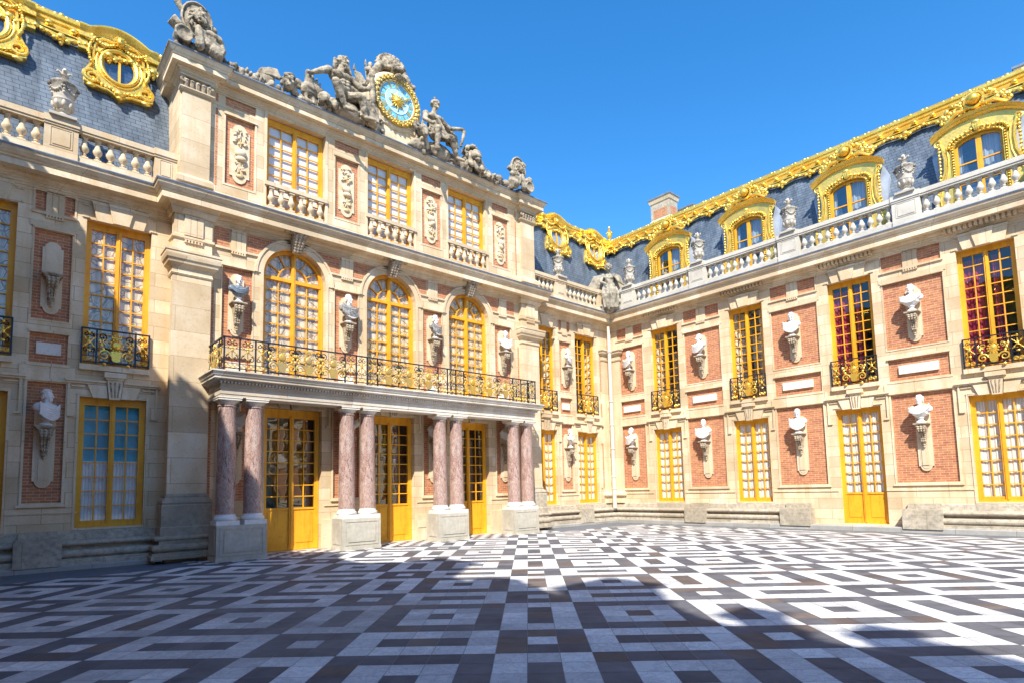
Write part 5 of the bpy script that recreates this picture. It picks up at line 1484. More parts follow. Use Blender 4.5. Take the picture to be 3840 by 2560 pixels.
# long balcony railing
RL = empty('balcony_railing', (PX, PY - .17, 4.79)); tag(RL, 'long black and gilt iron railing around the portico balcony', 'railing')
gi, gg = G(), G(); h = .86
xa, xb = 4.20 - PX - .02, 15.02 - PX
gi.box(xa - .02, xb + .02, -.03, .03, h - .03, h); gi.box(xa, xb, -.012, .012, .06, .085)
ps = [4.20, 4.57, 4.96, 5.28, 7.44, 7.79, 8.14, 8.48, 10.66, 11.03, 11.37, 11.70, 13.91, 14.30, 14.63, 15.02]
ps = [p - PX for p in ps]
posts(gi, ps, 0, h)
for a, b in zip(ps, ps[1:]):
    if b - a < .6: gi.box(a, b, -.01, .01, .19, .205); ring_pair(gi, gg, a + .02, b - .02, .06, .19); x_panel(gi, gg, a, b, .21, h - .03)
    else:
        for k in range(3):
            cx = a + (b - a) * (k + .5) / 3; cartouche(gi, gg, cx, .07, h - .02, 1.02); gi.box(cx - .27, cx + .27, -.02, .02, .05, .09)
            for sx in (-1, 1): gi.tube(spiral(cx + sx * .34, .60, .095, 1.3, R(90), sx, 12, 0), .014, 4); gi.tube(spiral(cx + sx * .33, .22, .09, 1.3, R(90), -sx, 12, -.01), .013, 4); gi.box(cx + sx * .37 - .008, cx + sx * .37 + .008, -.01, .01, .06, .82); gg.ell((cx + sx * .35, -.02, .40), (.03, .015, .05), 0, 6, 4); gg.ell((cx + sx * .24, -.04, .015), (.035, .035, .03), 0, 7, 5)
for sx, x in ((-1, xa), (1, xb)):                                  # returns to the wall
    gi.box(x - .03, x + .03, 0, back + .15, h - .03, h); gi.box(x - .012, x + .012, 0, back + .15, .06, .085)
    L = back + .15
    sub_i, sub_g = G(), G()
    posts(sub_i, (L * .25 - L / 2, L * .75 - L / 2), 0, h); cartouche(sub_i, sub_g, 0, .07, h - .02, 1.0)
    for a in (-1, 1): x_panel(sub_i, sub_g, a * L * .5 if a < 0 else L * .25, -L * .25 if a < 0 else L * .5, .10, h - .03)
    M = Matrix.Translation((x, L / 2, 0)) @ Matrix.Rotation(R(-90 * -sx), 4, 'Z')
    gi.merge(sub_i, mat=M); gg.merge(sub_g, mat=M)
link('iron_bars', gi.mesh('iron_bars', 'black_iron'), RL); link('gilding', gg.mesh('gilding', 'gold_dull'), RL)

# ================================================================== clock and roof sculpture
ZT = 13.55
CK = empty('clock', (9.79, 16.80, ZT)); tag(CK, 'large round clock with blue dial, sun face and gilt wreath', 'clock')
CZ = 1.40
g = G()
g.box(-1.15, 1.15, -.05, .7, 0, .62); g.box(-.75, .75, -.10, .6, .5, 1.0)
g.lathe([(1.0, -.5), (1.03, -.1), (1.02, .06), (.97, .12), (.86, .13), (.66, .10)], (0, 0, CZ), 40, axis='y', cap=False)
for sx in (-1, 1):
    g.tube([(sx * .75, -.05, .15), (sx * 1.15, -.08, .30), (sx * 1.12, -.02, .70), (sx * .98, 0, 1.0)], [.20, .20, .14, .12], 8)
    g.tube(spiral(sx * 1.05, .28, .22, 1.3, R(90), -sx, 14, -.12), .07, 6)
obj('stone_surround', g, 'relief_stone', CK, ang=50)
g = G()
g.tube([(.80 * math.cos(2 * PI * i / 40), -.15, CZ + .80 * math.sin(2 * PI * i / 40)) for i in range(40)], .085, 8, 0, True)
rr = random.Random(9)
for i in range(84):
    a = 2 * PI * i / 84; r = .80 + (.055 if i % 3 == 0 else -.05 if i % 3 == 1 else 0)
    g.ell((r * math.cos(a), -.215, CZ + r * math.sin(a)), (.055, .04, .035), 0, 7, 5, Matrix.Rotation(-a + .6 * (-1) ** i, 3, 'Y'))
g.tube([(.69 * math.cos(2 * PI * i / 40), -.17, CZ + .69 * math.sin(2 * PI * i / 40)) for i in range(40)], .035, 6, 0, True)
obj('gilt_wreath', g, 'gold_dull', CK, ang=60)
g = G(); g.lathe([(0, .14), (.70, .14)], (0, 0, CZ), 40, axis='y', cap=False)
D = obj('dial', g, 'clock_blue', CK, recalc=False)
g = G(); g.lathe([(0, .148), (.43, .148)], (0, 0, CZ), 40, axis='y', cap=False); obj('dial_centre', g, 'clock_pale', D, recalc=False)
g = G()
for rad, t in ((.44, .010), (.655, .012)): g.tube([(rad * math.cos(2 * PI * i / 40), -.15, CZ + rad * math.sin(2 * PI * i / 40)) for i in range(40)], t, 4, 0, True)
obj('dial_ring', g, 'clock_white', D)
g = G()
ROM = ('XII', 'I', 'II', 'III', 'IIII', 'V', 'VI', 'VII', 'VIII', 'IX', 'X', 'XI')
def glyphs(txt):
    """strokes ((x0,z0),(x1,z1),thick) in a cell one unit high, centred"""
    wd = {'I': .30, 'V': .62, 'X': .62}; tot = sum(wd[c] for c in txt); x = -tot / 2; out = []
    for c in txt:
        w = wd[c]; a, b = x + .06, x + w - .06
        if c == 'I': out.append(((x + w / 2, 0), (x + w / 2, 1), .12))
        if c == 'V': out += [((a, 1), ((a + b) / 2, 0), .13), ((b, 1), ((a + b) / 2, 0), .06)]
        if c == 'X': out += [((a, 1), (b, 0), .13), ((b, 1), (a, 0), .06)]
        out += [((x + .03, 0), (x + w - .03, 0), .05)] if c != 'V' else []
        out += [((x + .03, 1), (x + w - .03, 1), .05)]
        x += w
    return out
for k, txt in enumerate(ROM):
    th = -2 * PI * k / 12                                 # clockwise from the top
    H = .155; sx_ = .115
    for (p, q, t) in glyphs(txt):
        def tf(p): 
            lx, lz = p[0] * sx_, .47 + p[1] * H
            return Vector((lx * math.cos(th) - lz * math.sin(th), 0, lx * math.sin(th) + lz * math.cos(th)))
        A, Bq = tf(p), tf(q); d = (Bq - A); d.normalize(); nn = Vector((-d.z, 0, d.x)) * t * sx_ * .9
        c4 = [A - nn, Bq - nn, Bq + nn, A + nn]
        g.add([(v.x, -.156, v.z + CZ) for v in c4], [(0, 1, 2, 3)])
for i in range(12):
    a = 2 * PI * (i + .5) / 12; g.ell((.56 * math.cos(a), -.15, CZ + .56 * math.sin(a)), (.018, .012, .018), 0, 6, 4)
obj('roman_numerals', g, 'gold', D, recalc=False)
g = G()
g.ell((0, -.20, CZ), (.13, .08, .14), 0, 14, 10); g.cap((0, -.27, CZ + .02), (0, -.29, CZ - .03), .014, .022)
for sx in (-1, 1): g.ell((sx * .045, -.27, CZ + .035), (.02, .015, .012), 0, 6, 4); g.ell((sx * .05, -.26, CZ - .04), (.03, .02, .03), 0, 6, 4)
g.ell((0, -.27, CZ - .065), (.035, .015, .012), 0, 6, 4)
for i in range(16):
    a = 2 * PI * i / 16; L = .36 if i % 2 == 0 else .25
    g.tube([(.13 * math.cos(a), -.17, CZ + .13 * math.sin(a)), ((.13 + L) / 2 * math.cos(a + .08), -.19, CZ + (.13 + L) / 2 * math.sin(a + .08)), (L * math.cos(a), -.17, CZ + L * math.sin(a))], [.036, .026, .004], 6)
for i in range(14): a = 2 * PI * i / 14; g.ell((.14 * math.cos(a), -.18, CZ + .15 * math.sin(a)), (.035, .035, .035), 0, 6, 4)
a = R(28); g.tube([(.2 * math.cos(a), -.19, CZ + .2 * math.sin(a)), (.62 * math.cos(a), -.18, CZ + .62 * math.sin(a))], [.03, .012], 6); g.ell((.40 * math.cos(a), -.20, CZ + .40 * math.sin(a)), (.07, .03, .045), 0, 8, 5)
obj('sun_face_hand', g, 'gold', CK, ang=60)

def statue(name, me, loc, label, cat='statue', rz=0, sc=(1, 1, 1)):
    o = link(name, me, None, loc, rz); o.scale = sc; return tag(o, label, cat)
def blob(g, rr, box, n, r0, r1):
    for _ in range(n):
        g.ell([rr.uniform(box[2 * k], box[2 * k + 1]) for k in range(3)], [rr.uniform(r0, r1) for _ in range(3)], 0, 7, 5, Matrix.Rotation(rr.uniform(-1.5, 1.5), 3, rr.choice('XYZ')))
def head(g, c, r, look=0, tilt=0, beard=False, hair=True, helm=False, rr=random.Random(1)):
    M = Matrix.Rotation(look, 3, 'Z') @ Matrix.Rotation(tilt, 3, 'X'); c = Vector(c)
    def P(x, y, z): return c + M @ Vector((x * r, y * r, z * r))
    g.ell(P(0, .05, .12), (.80 * r, .98 * r, .92 * r), 0, 12, 8, M); g.ell(P(0, -.25, -.35), (.62 * r, .62 * r, .75 * r), 0, 10, 8, M)
    g.cap(P(0, -.92, .15), P(0, -1.14, -.25), .10 * r, .17 * r); g.ell(P(0, -.80, -.72), (.32 * r, .22 * r, .1 * r)); g.ell(P(0, -.75, -.95), (.26 * r, .26 * r, .2 * r))
    for s in (-1, 1):
        g.ell(P(s * .36, -.80, .32), (.28 * r, .18 * r, .10 * r), rot=M); g.ell(P(s * .34, -.74, .08), (.15 * r, .15 * r, .11 * r), rot=M); g.ell(P(s * .42, -.62, -.3), (.24 * r, .22 * r, .24 * r))
        g.ell(P(s * .82, .05, 0), (.10 * r, .2 * r, .28 * r))
    if hair:
        for _ in range(60):
            a, e = rr.uniform(0, 2 * PI), rr.uniform(-.3, 1.5); x, y, z = math.cos(a) * math.cos(e), math.sin(a) * math.cos(e), math.sin(e)
            if y < -.35 and z < .5: continue
            g.ell(P(x * .88, y * 1.02, .15 + z * .9), [rr.uniform(.15, .26) * r for _ in range(3)], 0, 6, 4)
    if beard:
        for _ in range(26): g.ell(P(rr.uniform(-.5, .5), rr.uniform(-.9, -.5), rr.uniform(-1.45, -.75)), [rr.uniform(.14, .24) * r for _ in range(3)], 0, 6, 4)
    if helm:
        g.ell(P(0, .08, .35), (.98 * r, 1.12 * r, .85 * r), rot=M); g.tube([P(.9 * math.cos(t), -1.0 * math.sin(t) , .30) for t in [PI * i / 8 for i in range(9)]], .13 * r, 6)
        for i in range(7): g.ell(P(0, .25 * math.sin(i * 1.3), 1.1 + .13 * i), (.20 * r, .22 * r, .16 * r), 0, 6, 4)
def folds(g, pts, r=.05):
    g.tube(pts, [r * (.7 + .5 * math.sin(PI * i / (len(pts) - 1))) for i in range(len(pts))], 6)

# reclining bearded hero left of the clock (with club)
g = G(); rr = random.Random(11)
g.ell((.15, .15, .25), (.75, .45, .35)); g.ell((.45, .2, .55), (.45, .35, .4))                      # rock
g.ell((.12, 0, 1.02), (.27, .19, .30)); g.ell((.05, .02, 1.28), (.33, .19, .20)); g.ell((.16, .02, .74), (.24, .20, .20))
for s in (-1, 1): g.ell((.05 + s * .13, -.14, 1.28), (.14, .09, .10)); g.ell((.05 + s * .33, .0, 1.36), (.13, .13, .12))
for i in range(3):
    for s in (-1, 1): g.ell((.13 + s * .06, -.16, 1.10 - i * .10), (.07, .05, .05))
g.cap((.05, .0, 1.42), (.08, -.03, 1.60), .11, .10); head(g, (.10, -.05, 1.76), .165, R(25), 0, True, True, rr=rr)
for i in range(9): g.tube([(.10 + .16 * math.cos(i), .08, 1.92), (.16 + .2 * math.cos(i), .14, 1.7), (.22 + .22 * math.cos(i), .18, 1.35)], [.05, .07, .04], 6)
g.cap((-.28, .0, 1.36), (-.52, -.12, 1.12), .105, .085); g.cap((-.52, -.12, 1.12), (-.72, -.05, .98), .08, .06); g.ell((-.78, -.05, .97), (.09, .06, .06))
g.cap((.38, .0, 1.36), (.56, -.15, 1.10), .105, .085); g.cap((.56, -.15, 1.10), (.74, -.20, 1.18), .08, .06); g.ell((.78, -.2, 1.22), (.07, .07, .08))
g.cap((.12, -.05, .68), (-.25, -.45, .72), .17, .12); g.cap((-.25, -.45, .72), (.05, -.35, .12), .12, .07); g.cap((.05, -.38, .10), (.20, -.48, .03), .07, .05)
g.cap((.22, -.05, .68), (.45, -.42, .62), .17, .125); g.cap((.45, -.42, .62), (.62, -.30, .12), .12, .075); g.cap((.62, -.33, .1), (.80, -.45, .05), .07, .05)
for i in range(9): folds(g, [(.45 + .05 * i, -.1 - .02 * i, .95 - .04 * i), (.55 + .05 * i, -.22, .6), (.5 + .06 * i, -.30, .12)], .06)
g.tube([(.82, -.25, .02), (.84, -.22, .6), (.86, -.2, 1.2), (.86, -.18, 1.62), (.86, -.18, 1.72)], [.13, .09, .075, .07, .09], 9)
blob(g, rr, (.3, 1.2, -.1, .2, .0, .2), 14, .08, .18); blob(g, rr, (-.5, .0, -.3, .3, .0, .3), 12, .08, .18)
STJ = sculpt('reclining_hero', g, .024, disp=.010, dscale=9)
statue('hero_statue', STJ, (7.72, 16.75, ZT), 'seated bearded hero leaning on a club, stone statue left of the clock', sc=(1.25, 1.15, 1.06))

# helmeted seated god right of the clock
g = G(); rr = random.Random(12)
g.ell((.1, .15, .25), (.6, .4, .35)); g.ell((-.05, .05, 1.15), (.23, .17, .28)); g.ell((-.06, .04, 1.38), (.28, .17, .17)); g.ell((0, .05, .85), (.22, .19, .2))
for s in (-1, 1): g.ell((-.06 + s * .12, -.09, 1.38), (.12, .08, .09)); g.ell((-.06 + s * .29, .03, 1.44), (.11, .11, .1))
g.cap((-.06, .03, 1.5), (-.04, 0, 1.68), .09, .085); head(g, (-.03, -.03, 1.84), .15, R(10), R(-4), False, True, True, rr)
g.cap((.22, .03, 1.42), (.48, -.08, 1.20), .095, .075); g.cap((.48, -.08, 1.20), (.85, -.18, 1.30), .07, .055); g.ell((.92, -.19, 1.30), (.09, .06, .06))
g.tube([(.98, -.2, 1.28), (.88, -.24, .95), (.80, -.24, .62)], [.06, .05, .045], 8)
g.cap((-.34, .03, 1.42), (-.48, -.12, 1.12), .095, .075); g.cap((-.48, -.12, 1.12), (-.36, -.32, .95), .07, .055); g.ell((-.33, -.36, .93), (.07, .07, .07))
g.cap((-.08, -.05, .78), (-.22, -.48, .72), .16, .12); g.cap((-.22, -.48, .72), (-.20, -.36, .12), .115, .07); g.cap((-.2, -.4, .1), (-.24, -.55, .03), .06, .05)
g.cap((.08, -.05, .78), (.30, -.42, .62), .16, .12); g.cap((.30, -.42, .62), (.62, -.28, .15), .115, .07); g.cap((.62, -.3, .12), (.78, -.42, .05), .06, .05)
for i in range(10): a = i / 9; folds(g, [(-.25 + .5 * a, -.12, .95), (-.28 + .6 * a, -.28, .78), (-.30 + .62 * a, -.38, .55)], .05)
for i in range(8): folds(g, [(-.22 + .03 * i, -.10, 1.50 - .03 * i), (.05 + .03 * i, -.16, 1.22 - .05 * i), (.30 + .05 * i, .0, 1.0 - .04 * i), (.5 + .04 * i, .1, .7)], .05)
for i in range(5): folds(g, [(.3 + .05 * i, .1, 1.35), (.55 + .06 * i, .05, 1.1), (.62 + .08 * i, .1, .75)], .06)
# ram head and drapery at the lower left
g.ell((-.62, -.2, .62), (.17, .2, .2)); g.cap((-.62, -.32, .58), (-.66, -.44, .36), .12, .08)
for s in (-1, 1): g.tube(spiral(-.62 + s * .2, .66, .13, 1.2, R(90), -s, 12, -.25), .055, 6)
blob(g, rr, (-1.0, -.3, -.15, .2, .0, .4), 22, .08, .2); blob(g, rr, (.5, 1.1, -.1, .2, .0, .3), 14, .08, .18)
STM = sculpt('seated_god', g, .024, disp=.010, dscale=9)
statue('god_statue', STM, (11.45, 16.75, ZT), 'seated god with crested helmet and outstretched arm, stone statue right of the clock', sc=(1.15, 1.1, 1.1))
for k, (x, n, hh, lab) in enumerate(((7.15, 26, .42, 'heap of stone fruit and drapery under the outstretched hand of the bearded hero'), (8.95, 30, .8, 'heap of stone armour packed between the hero and the clock'), (12.35, 26, .45, 'heap of stone drapery between the helmeted god and the lion'))):
    g = G(); rr = random.Random(60 + k); blob(g, rr, (-.42, .42, -.1, .3, .0, hh), n, .08, .19); blob(g, rr, (-.3, .3, -.2, .2, .0, hh * .7), 30, .04, .09)
    statue('armour_heap', sculpt('armour_heap', g, .022, disp=.012), (x, 16.8, ZT), lab, 'sculpture')

# dragon-like lion skin and trophies crowning the clock
g = G(); rr = random.Random(13)
g.ell((0, 0, .35), (.42, .35, .32)); g.ell((.06, -.30, .12), (.24, .25, .20)); g.ell((.08, -.48, .02), (.17, .14, .12)); g.ell((.06, -.42, -.22), (.16, .16, .09))
for s in (-1, 1): g.ell((.06 + s * .14, -.38, .26), (.09, .09, .08)); g.ell((.05 + s * .26, -.12, .42), (.08, .06, .13)); g.ell((.06 + s * .08, -.56, .1), (.06, .05, .06))
for i in range(10):
    a = PI * i / 9; g.tube([(.36 * math.cos(a), .05, .30 + .25 * math.sin(a)), (.52 * math.cos(a), .0, .34 + .42 * math.sin(a)), (.60 * math.cos(a) + .04, .05, .28 + .44 * math.sin(a))], [.12, .12, .07], 7)
for s in (-1, 1):
    for i in range(8): f = i / 7; g.ell((s * (.45 + .45 * f), -.05 - .05 * math.sin(i), .15 - .85 * f ** 1.4), (.15 - .03 * f, .15, .15), 0, 8, 6)
    blob(g, rr, (min(s * .4, s * .95), max(s * .4, s * .95), -.1, .2, -.7, .2), 14, .07, .14)
blob(g, rr, (-.4, .4, -.2, .2, .1, .55), 20, .07, .13)
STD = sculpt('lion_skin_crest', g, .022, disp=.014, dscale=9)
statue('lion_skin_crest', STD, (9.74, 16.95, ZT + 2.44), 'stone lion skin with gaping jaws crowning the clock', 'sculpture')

# flags and wings behind the clock
def flags(s, rr):
    g = G()
    for i in range(5):
        a = R(12 + 15 * i) * s; L = 1.75 - .14 * i
        g.tube([(0, .1 * i, 0), (math.sin(a) * L, .1 * i, math.cos(a) * L)], .03, 6)
        t = (math.sin(a) * L, math.cos(a) * L); g.prism([(t[0] - .06, t[1] - .02), (t[0] + .06, t[1] - .02), (t[0] + .02 * s, t[1] + .22)], .1 * i - .03, .1 * i + .03)
        for k in range(4): folds(g, [(math.sin(a) * L * .95 - .05 * k * s, .1 * i, math.cos(a) * L * .95), (math.sin(a) * L * .6 - .07 * k * s, .1 * i - .05, math.cos(a) * L * .6 - .1), (math.sin(a) * L * .3, .1 * i, math.cos(a) * L * .3)], .10)
    return g
for s, x, lab in ((-1, 9.3, 'stone banners and spear heads rising behind the clock on its left'), (1, 10.35, 'stone banners drooping behind the clock on its right')):
    statue('banner_trophy', sculpt('banner_trophy', flags(s, rr), .026, disp=.01), (x, 17.25, ZT + (.95 if s < 0 else .55)), lab, 'sculpture')

# cockerel, winged head and armour to the left; lion, shield and helmets to the right
g = G(); rr = random.Random(15)
g.ell((0, 0, .45), (.26, .22, .28)); g.cap((.0, -.02, .6), (-.05, -.10, .86), .15, .10); g.ell((-.06, -.12, .93), (.10, .11, .10)); g.cap((-.08, -.2, .92), (-.1, -.28, .88), .04, .01)
for i in range(5): g.ell((-.04, -.08 + .05 * i, 1.03 + .01 * i), (.03, .04, .06), 0, 6, 4)
for i in range(7): a = R(-30 + 18 * i); g.tube([(.15, .05, .5), (.35 * math.cos(a) + .1, .1, .55 + .35 * math.sin(a)), (.5 * math.cos(a) + .05, .1, .5 + .62 * math.sin(a))], [.06, .07, .03], 6)
for s in (-1, 1): g.cap((s * .1, -.05, .3), (s * .12, -.12, .03), .06, .04)
blob(g, rr, (-.4, .5, -.1, .3, -.02, .2), 20, .08, .16)
statue('cockerel', sculpt('cockerel', g, .02, disp=.008), (6.75, 16.75, ZT), 'stone cockerel with raised head beside the seated hero', 'sculpture')
g = G(); rr = random.Random(16)  # carved stone head between small wings
head(g, (.1, -.1, .33), .24, R(-15), R(-10), False, True, rr=rr)
for s in (-1, 1):
    for i in range(6): a = R(100 + 14 * i); g.tube([(s * .22 + .1, .0, .42), (.1 + s * (.30 + .14 * -math.cos(a)), .05, .42 + .25 * math.sin(a)), (.1 + s * (.42 + .36 * -math.cos(a)), .08, .35 + .34 * math.sin(a))], [.06, .065, .02], 6)
blob(g, rr, (-.3, .6, -.05, .25, .0, .2), 18, .07, .15)
statue('winged_head', sculpt('winged_head', g, .02, disp=.008), (6.0, 16.75, ZT), 'stone head with small wings lying on the cornice', 'sculpture')
g = G(); rr = random.Random(17)
for i in range(9): a = R(60 + 10 * i); g.tube([(0.25, .1, .05), (.25 + .25 * math.cos(a), .1, .05 + .35 * math.sin(a)), (.25 + .35 * math.cos(a + .2), .1, .05 + .60 * math.sin(a))], [.06, .07, .02], 6)
blob(g, rr, (-.25, .35, -.1, .2, .0, .15), 18, .06, .14)
statue('stone_wing', sculpt('stone_wing', g, .02, disp=.008), (5.32, 16.75, ZT), 'upright stone wing on the pavilion cornice, left of the winged head', 'sculpture')
g = G(); rr = random.Random(18)
for i in range(12): g.tube([(-.55 + .10 * i, -.05, .05 + .05 * math.sin(i)), (-.5 + .1 * i, -.1, .16 + .05 * math.sin(i * 2)), (-.42 + .1 * i, -.02, .10)], [.05, .06, .04], 6)
blob(g, rr, (-.6, .6, -.12, .15, .0, .16), 34, .05, .12)
statue('stone_garland', sculpt('stone_garland', g, .02, disp=.008), (4.72, 16.75, ZT), 'low stone garland of leaves next to the left corner trophy', 'sculpture')
g = G(); rr = random.Random(19)
g.ell((0, 0, .55), (.32, .30, .34)); g.ell((.02, -.28, .60), (.22, .18, .22)); g.ell((.03, -.40, .52), (.14, .12, .10)); g.ell((.03, -.36, .38), (.11, .12, .07))
for s in (-1, 1): g.ell((.02 + s * .11, -.36, .68), (.07, .06, .05)); g.cap((s * .2, -.2, .3), (s * .25, -.4, .06), .11, .08)
for _ in range(70):
    a = rr.uniform(0, 2 * PI); e = rr.uniform(-.6, 1.4); r = .36
    if math.sin(a) * math.cos(e) < -.62: continue
    g.ell((r * math.cos(a) * math.cos(e), r * math.sin(a) * math.cos(e), .62 + .40 * math.sin(e)), [rr.uniform(.06, .12) for _ in range(3)], 0, 6, 4)
blob(g, rr, (-.6, .4, -.1, .3, .0, .25), 18, .08, .18)
statue('lion', sculpt('lion', g, .022, disp=.01), (13.02, 16.72, ZT), 'crouching stone lion with shaggy mane on the pavilion cornice', 'sculpture')
g = G(); rr = random.Random(20)
g.lathe([(0, .08), (.10, .07), (.20, .05), (.27, .0), (.27, -.05)], (-.05, -.2, .28), 20, axis='y'); blob(g, rr, (-.1, .9, -.15, .2, .0, .22), 34, .06, .15)
for i in range(5): g.tube([(.2 + .1 * i, 0, .1), (.35 + .1 * i, -.05, .40 - .03 * i)], [.05, .03], 6)
statue('shield_and_arms', sculpt('shield_and_arms', g, .022, disp=.008), (13.25, 16.66, ZT), 'small round stone shield with scattered arms below the lion', 'sculpture')
g = G(); rr = random.Random(21)
blob(g, rr, (-.45, .45, -.12, .15, .0, .22), 40, .05, .13); g.ell((-.1, -.05, .22), (.17, .14, .17)); g.ell((.25, -.05, .16), (.15, .13, .14))
statue('stone_laurel', sculpt('stone_laurel', g, .02, disp=.01), (14.45, 16.72, ZT), 'low stone laurel heap beside the right corner trophy', 'sculpture')

def corner_trophy(seed, flip):
    g = G(); rr = random.Random(seed); f = flip
    g.lathe([(0, .02), (.25, .03), (.34, .0), (.37, .06), (.40, .04), (.41, -.04), (.34, -.10)], (0, -.02, 1.0), 28, axis='y', sx=.98, sy=1.30)
    head(g, (.04 * f, -.15, 1.02), .20, R(10 * f), R(-10), True, True, rr=rr)
    for i in range(12): a = 2 * PI * i / 12; g.tube([(.15 * math.cos(a), -.15, .95 + .15 * math.sin(a)), (.24 * math.cos(a + .3), -.15, .95 + .26 * math.sin(a + .3)), (.27 * math.cos(a + .7), -.10, .95 + .30 * math.sin(a + .7))], [.035, .035, .02], 5)
    g.tube([(-.25 * f, .0, .5), (-.62 * f, -.05, .72)], [.14, .16], 10); g.tube([(.30 * f, .05, .9), (.48 * f, .05, 1.0)], [.09, .10], 9)
    g.tube([(-.30 * f, .1, 1.1), (-.46 * f, .1, 1.42)], [.05, .10], 8)
    g.lathe([(.08, .14), (.17, .16), (.21, .05), (.21, -.15), (.1, -.3)], (-.36 * f, -.16, .27), 18, axis='y'); g.tube([(-.36 * f + .20 * math.cos(2 * PI * i / 16), -.32, .27 + .20 * math.sin(2 * PI * i / 16)) for i in range(16)], .032, 6, 0, True)
    g.ell((.32 * f, -.12, .34), (.28, .24, .30)); g.tube([(.32 * f, -.2, .2), (.62 * f, -.26, .10)], [.20, .17], 12)
    g.cap((.25 * f, -.2, .62), (.50 * f, -.25, .55), .12, .10); g.cap((.0, -.25, .62), (.02, -.32, .10), .10, .12); g.cap((.12 * f, -.22, .6), (.2 * f, -.3, .25), .09, .06)
    for i in range(6): g.ell((.52 * f + .02 * i, -.2, .60 - .06 * i), (.09, .1, .08))
    blob(g, rr, (-.5, .5, -.15, .25, .0, .2), 22, .08, .16)
    return g
statue('corner_trophy', sculpt('corner_trophy', corner_trophy(31, 1), .022, disp=.01, dscale=9), (3.62, 16.72, ZT), 'stone trophy with oval shield and medusa head on the left corner of the pavilion', 'sculpture')
statue('corner_trophy', sculpt('corner_trophy', corner_trophy(32, -1), .022, disp=.01, dscale=9), (15.42, 16.72, ZT), 'stone trophy with curved shield and bearded mask on the right corner of the pavilion', 'sculpture')

# winged victory in the corner of the balustrades
g = G(); rr = random.Random(33)
g.ell((0, 0, .25), (.48, .38, .32)); g.ell((.05, -.1, .70), (.36, .30, .45)); g.ell((.02, -.05, 1.15), (.25, .2, .3)); g.ell((0, -.02, 1.52), (.22, .16, .28)); g.ell((0, 0, 1.72), (.27, .15, .14))
for s in (-1, 1): g.ell((s * .10, -.14, 1.62), (.10, .08, .09)); g.ell((s * .26, 0, 1.76), (.10, .10, .10))
g.cap((0, 0, 1.82), (0, -.04, 1.98), .08, .075); head(g, (-.01, -.06, 2.13), .175, R(-5), R(-12), False, True, rr=rr)
g.cap((.28, 0, 1.74), (.46, -.14, 1.42), .085, .07); g.cap((.46, -.14, 1.42), (.72, -.22, 1.20), .065, .05); g.ell((.77, -.23, 1.17), (.07, .05, .05))
g.cap((-.28, 0, 1.74), (-.40, -.16, 1.44), .085, .07); g.cap((-.40, -.16, 1.44), (-.18, -.34, 1.25), .065, .05)
g.cap((.08, -.12, 1.05), (.18, -.44, .78), .18, .14); g.cap((.18, -.44, .78), (.10, -.34, .15), .13, .08); g.cap((-.10, -.12, 1.02), (-.20, -.42, .62), .17, .13); g.cap((-.20, -.42, .62), (-.10, -.38, .06), .12, .07)
for i in range(14): f = i / 13; folds(g, [(-.30 + .6 * f, -.18, 1.15), (-.34 + .7 * f, -.40 - .06 * math.sin(i * 2), .75), (-.28 + .6 * f, -.36, .12)], .06)
for i in range(7): folds(g, [(-.24 + .03 * i, -.12, 1.70 - .05 * i), (.0, -.20, 1.42 - .05 * i), (.24, -.10, 1.30 - .04 * i)], .045)
for s in (-1, 1):
    w0 = 1.0 if s < 0 else .78
    g.ell((s * .38, .20, 1.66), (.26, .10, .22)); g.ell((s * .58 * w0, .20, 1.40), (.20, .08, .32))
    for i in range(12):
        f = i / 11; x1 = s * (.30 + .52 * f) * w0; zt = 1.86 - .10 * f
        g.tube([(s * .18, .18, 1.66), (x1 * .8, .22, zt), (x1 * 1.08, .20, zt - .45), (x1 * 1.12 + s * .06, .16, .62 + .55 * (1 - f) * .6 + (.0 if s < 0 else .35))], [.07, .085, .085, .03], 6)
blob(g, rr, (-.45, .45, -.35, .1, .0, .3), 20, .08, .18)
STV = sculpt('winged_victory', g, .024, 'statue_light', disp=.008, dscale=9)
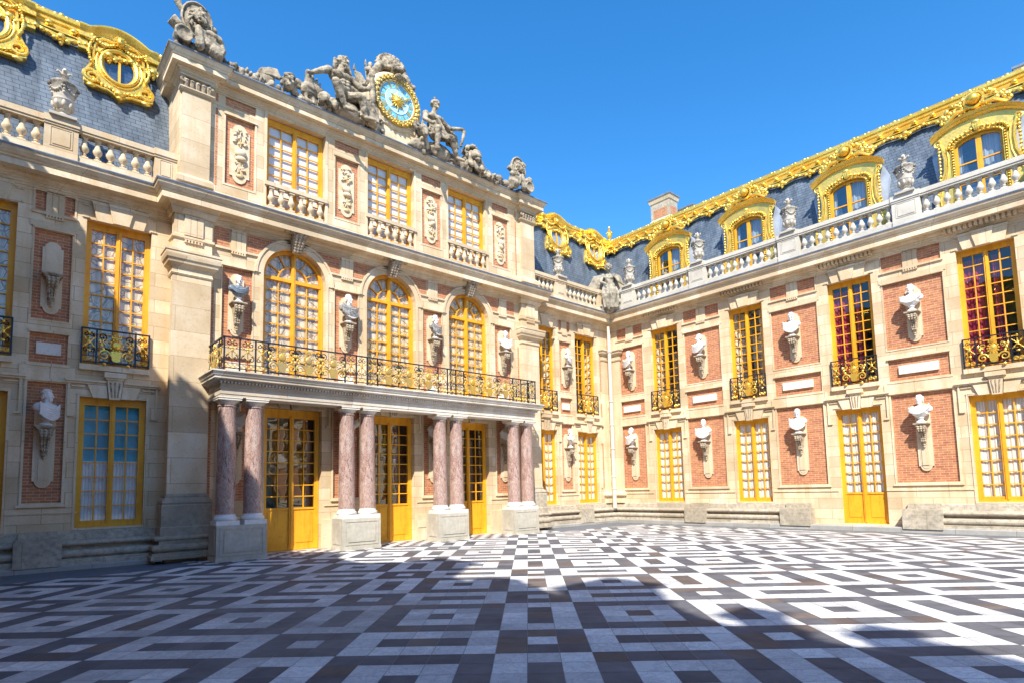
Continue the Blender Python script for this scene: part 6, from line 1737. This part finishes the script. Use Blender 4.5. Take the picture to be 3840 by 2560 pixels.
o = statue('winged_statue', STV, (21.30, 16.95, 9.78), 'winged draped statue standing in the corner where the two balustrades meet', 'statue', R(-45))
for nm in ('STV',): pass

# gilded vase finial where the ridges meet
g = G(); g.lathe([(.10, 0), (.12, .05), (.05, .12), (.05, .18), (.10, .25), (.14, .35), (.15, .50), (.10, .55), (.12, .60), (.06, .66), (.03, .72)], (0, 0, 0), 14); g.ell((0, 0, .80), (.06, .06, .09))
for i in range(8): a = 2 * PI * i / 8; g.ell((.14 * math.cos(a), .14 * math.sin(a), .5), (.04, .04, .05), 0, 6, 4)
tag(link('gilded_finial', g.mesh('gilded_finial', 'gold', ang=60), None, (XB + 1.85, YR + 1.2, 14.42)), 'small gilded vase finial where the two golden ridges meet', 'finial')

# ================================================================== left wing of the court (outside the frame: it throws the shadow and shows in the panes)
def copy_wing(o, parent=None):
    if o.name.split('.')[0] in ('baluster', 'bust_bracket'): return None
    c = o.copy(); COL.objects.link(c); c.parent = parent
    for ch in list(o.children): copy_wing(ch, c)
    return c
c = copy_wing(B); c.location = (XB, 8 - 23.55, 0); c['label'] = 'continuation of the right-hand palace wing behind the camera'
for k, (y0, lab) in enumerate(((5.55, 'mirror brick palace wing on the left of the court, outside the frame'), (-16.0, 'far end of the brick palace wing on the left, outside the frame'))):
    c = copy_wing(B); c.location = (XC, y0, 0); c.rotation_euler = (0, 0, R(90)); c['label'] = lab
for x, y, z, w, d, t in ((-4.45, -5.15, 17.4, 1.3, .95, 'widest'), (-4.1, .1, 16.9, .9, 1.3, 'one abreast of the camera'), (-4.0, -7.0, 16.1, .5, .4, 'first slender one'), (-4.0, -8.45, 16.1, .5, .35, 'second slender one')):  # added, unseen stacks shaped to scallop the shadow edge on the paving
    chimney('chimney', TR(0, 0, 0), x, y, 13.8, z, w, d, 'added chimney-shaped shadow caster outside the frame, ' + t)
c = copy_wing(B); c.location = (14, -34, 0); c.rotation_euler = (0, 0, R(180)); c['label'] = 'added brick building behind the camera, hiding the bright horizon from the panes'  # added and unseen; keeps bright horizon sky out of the glass reflections
print('objects', len(bpy.data.objects))
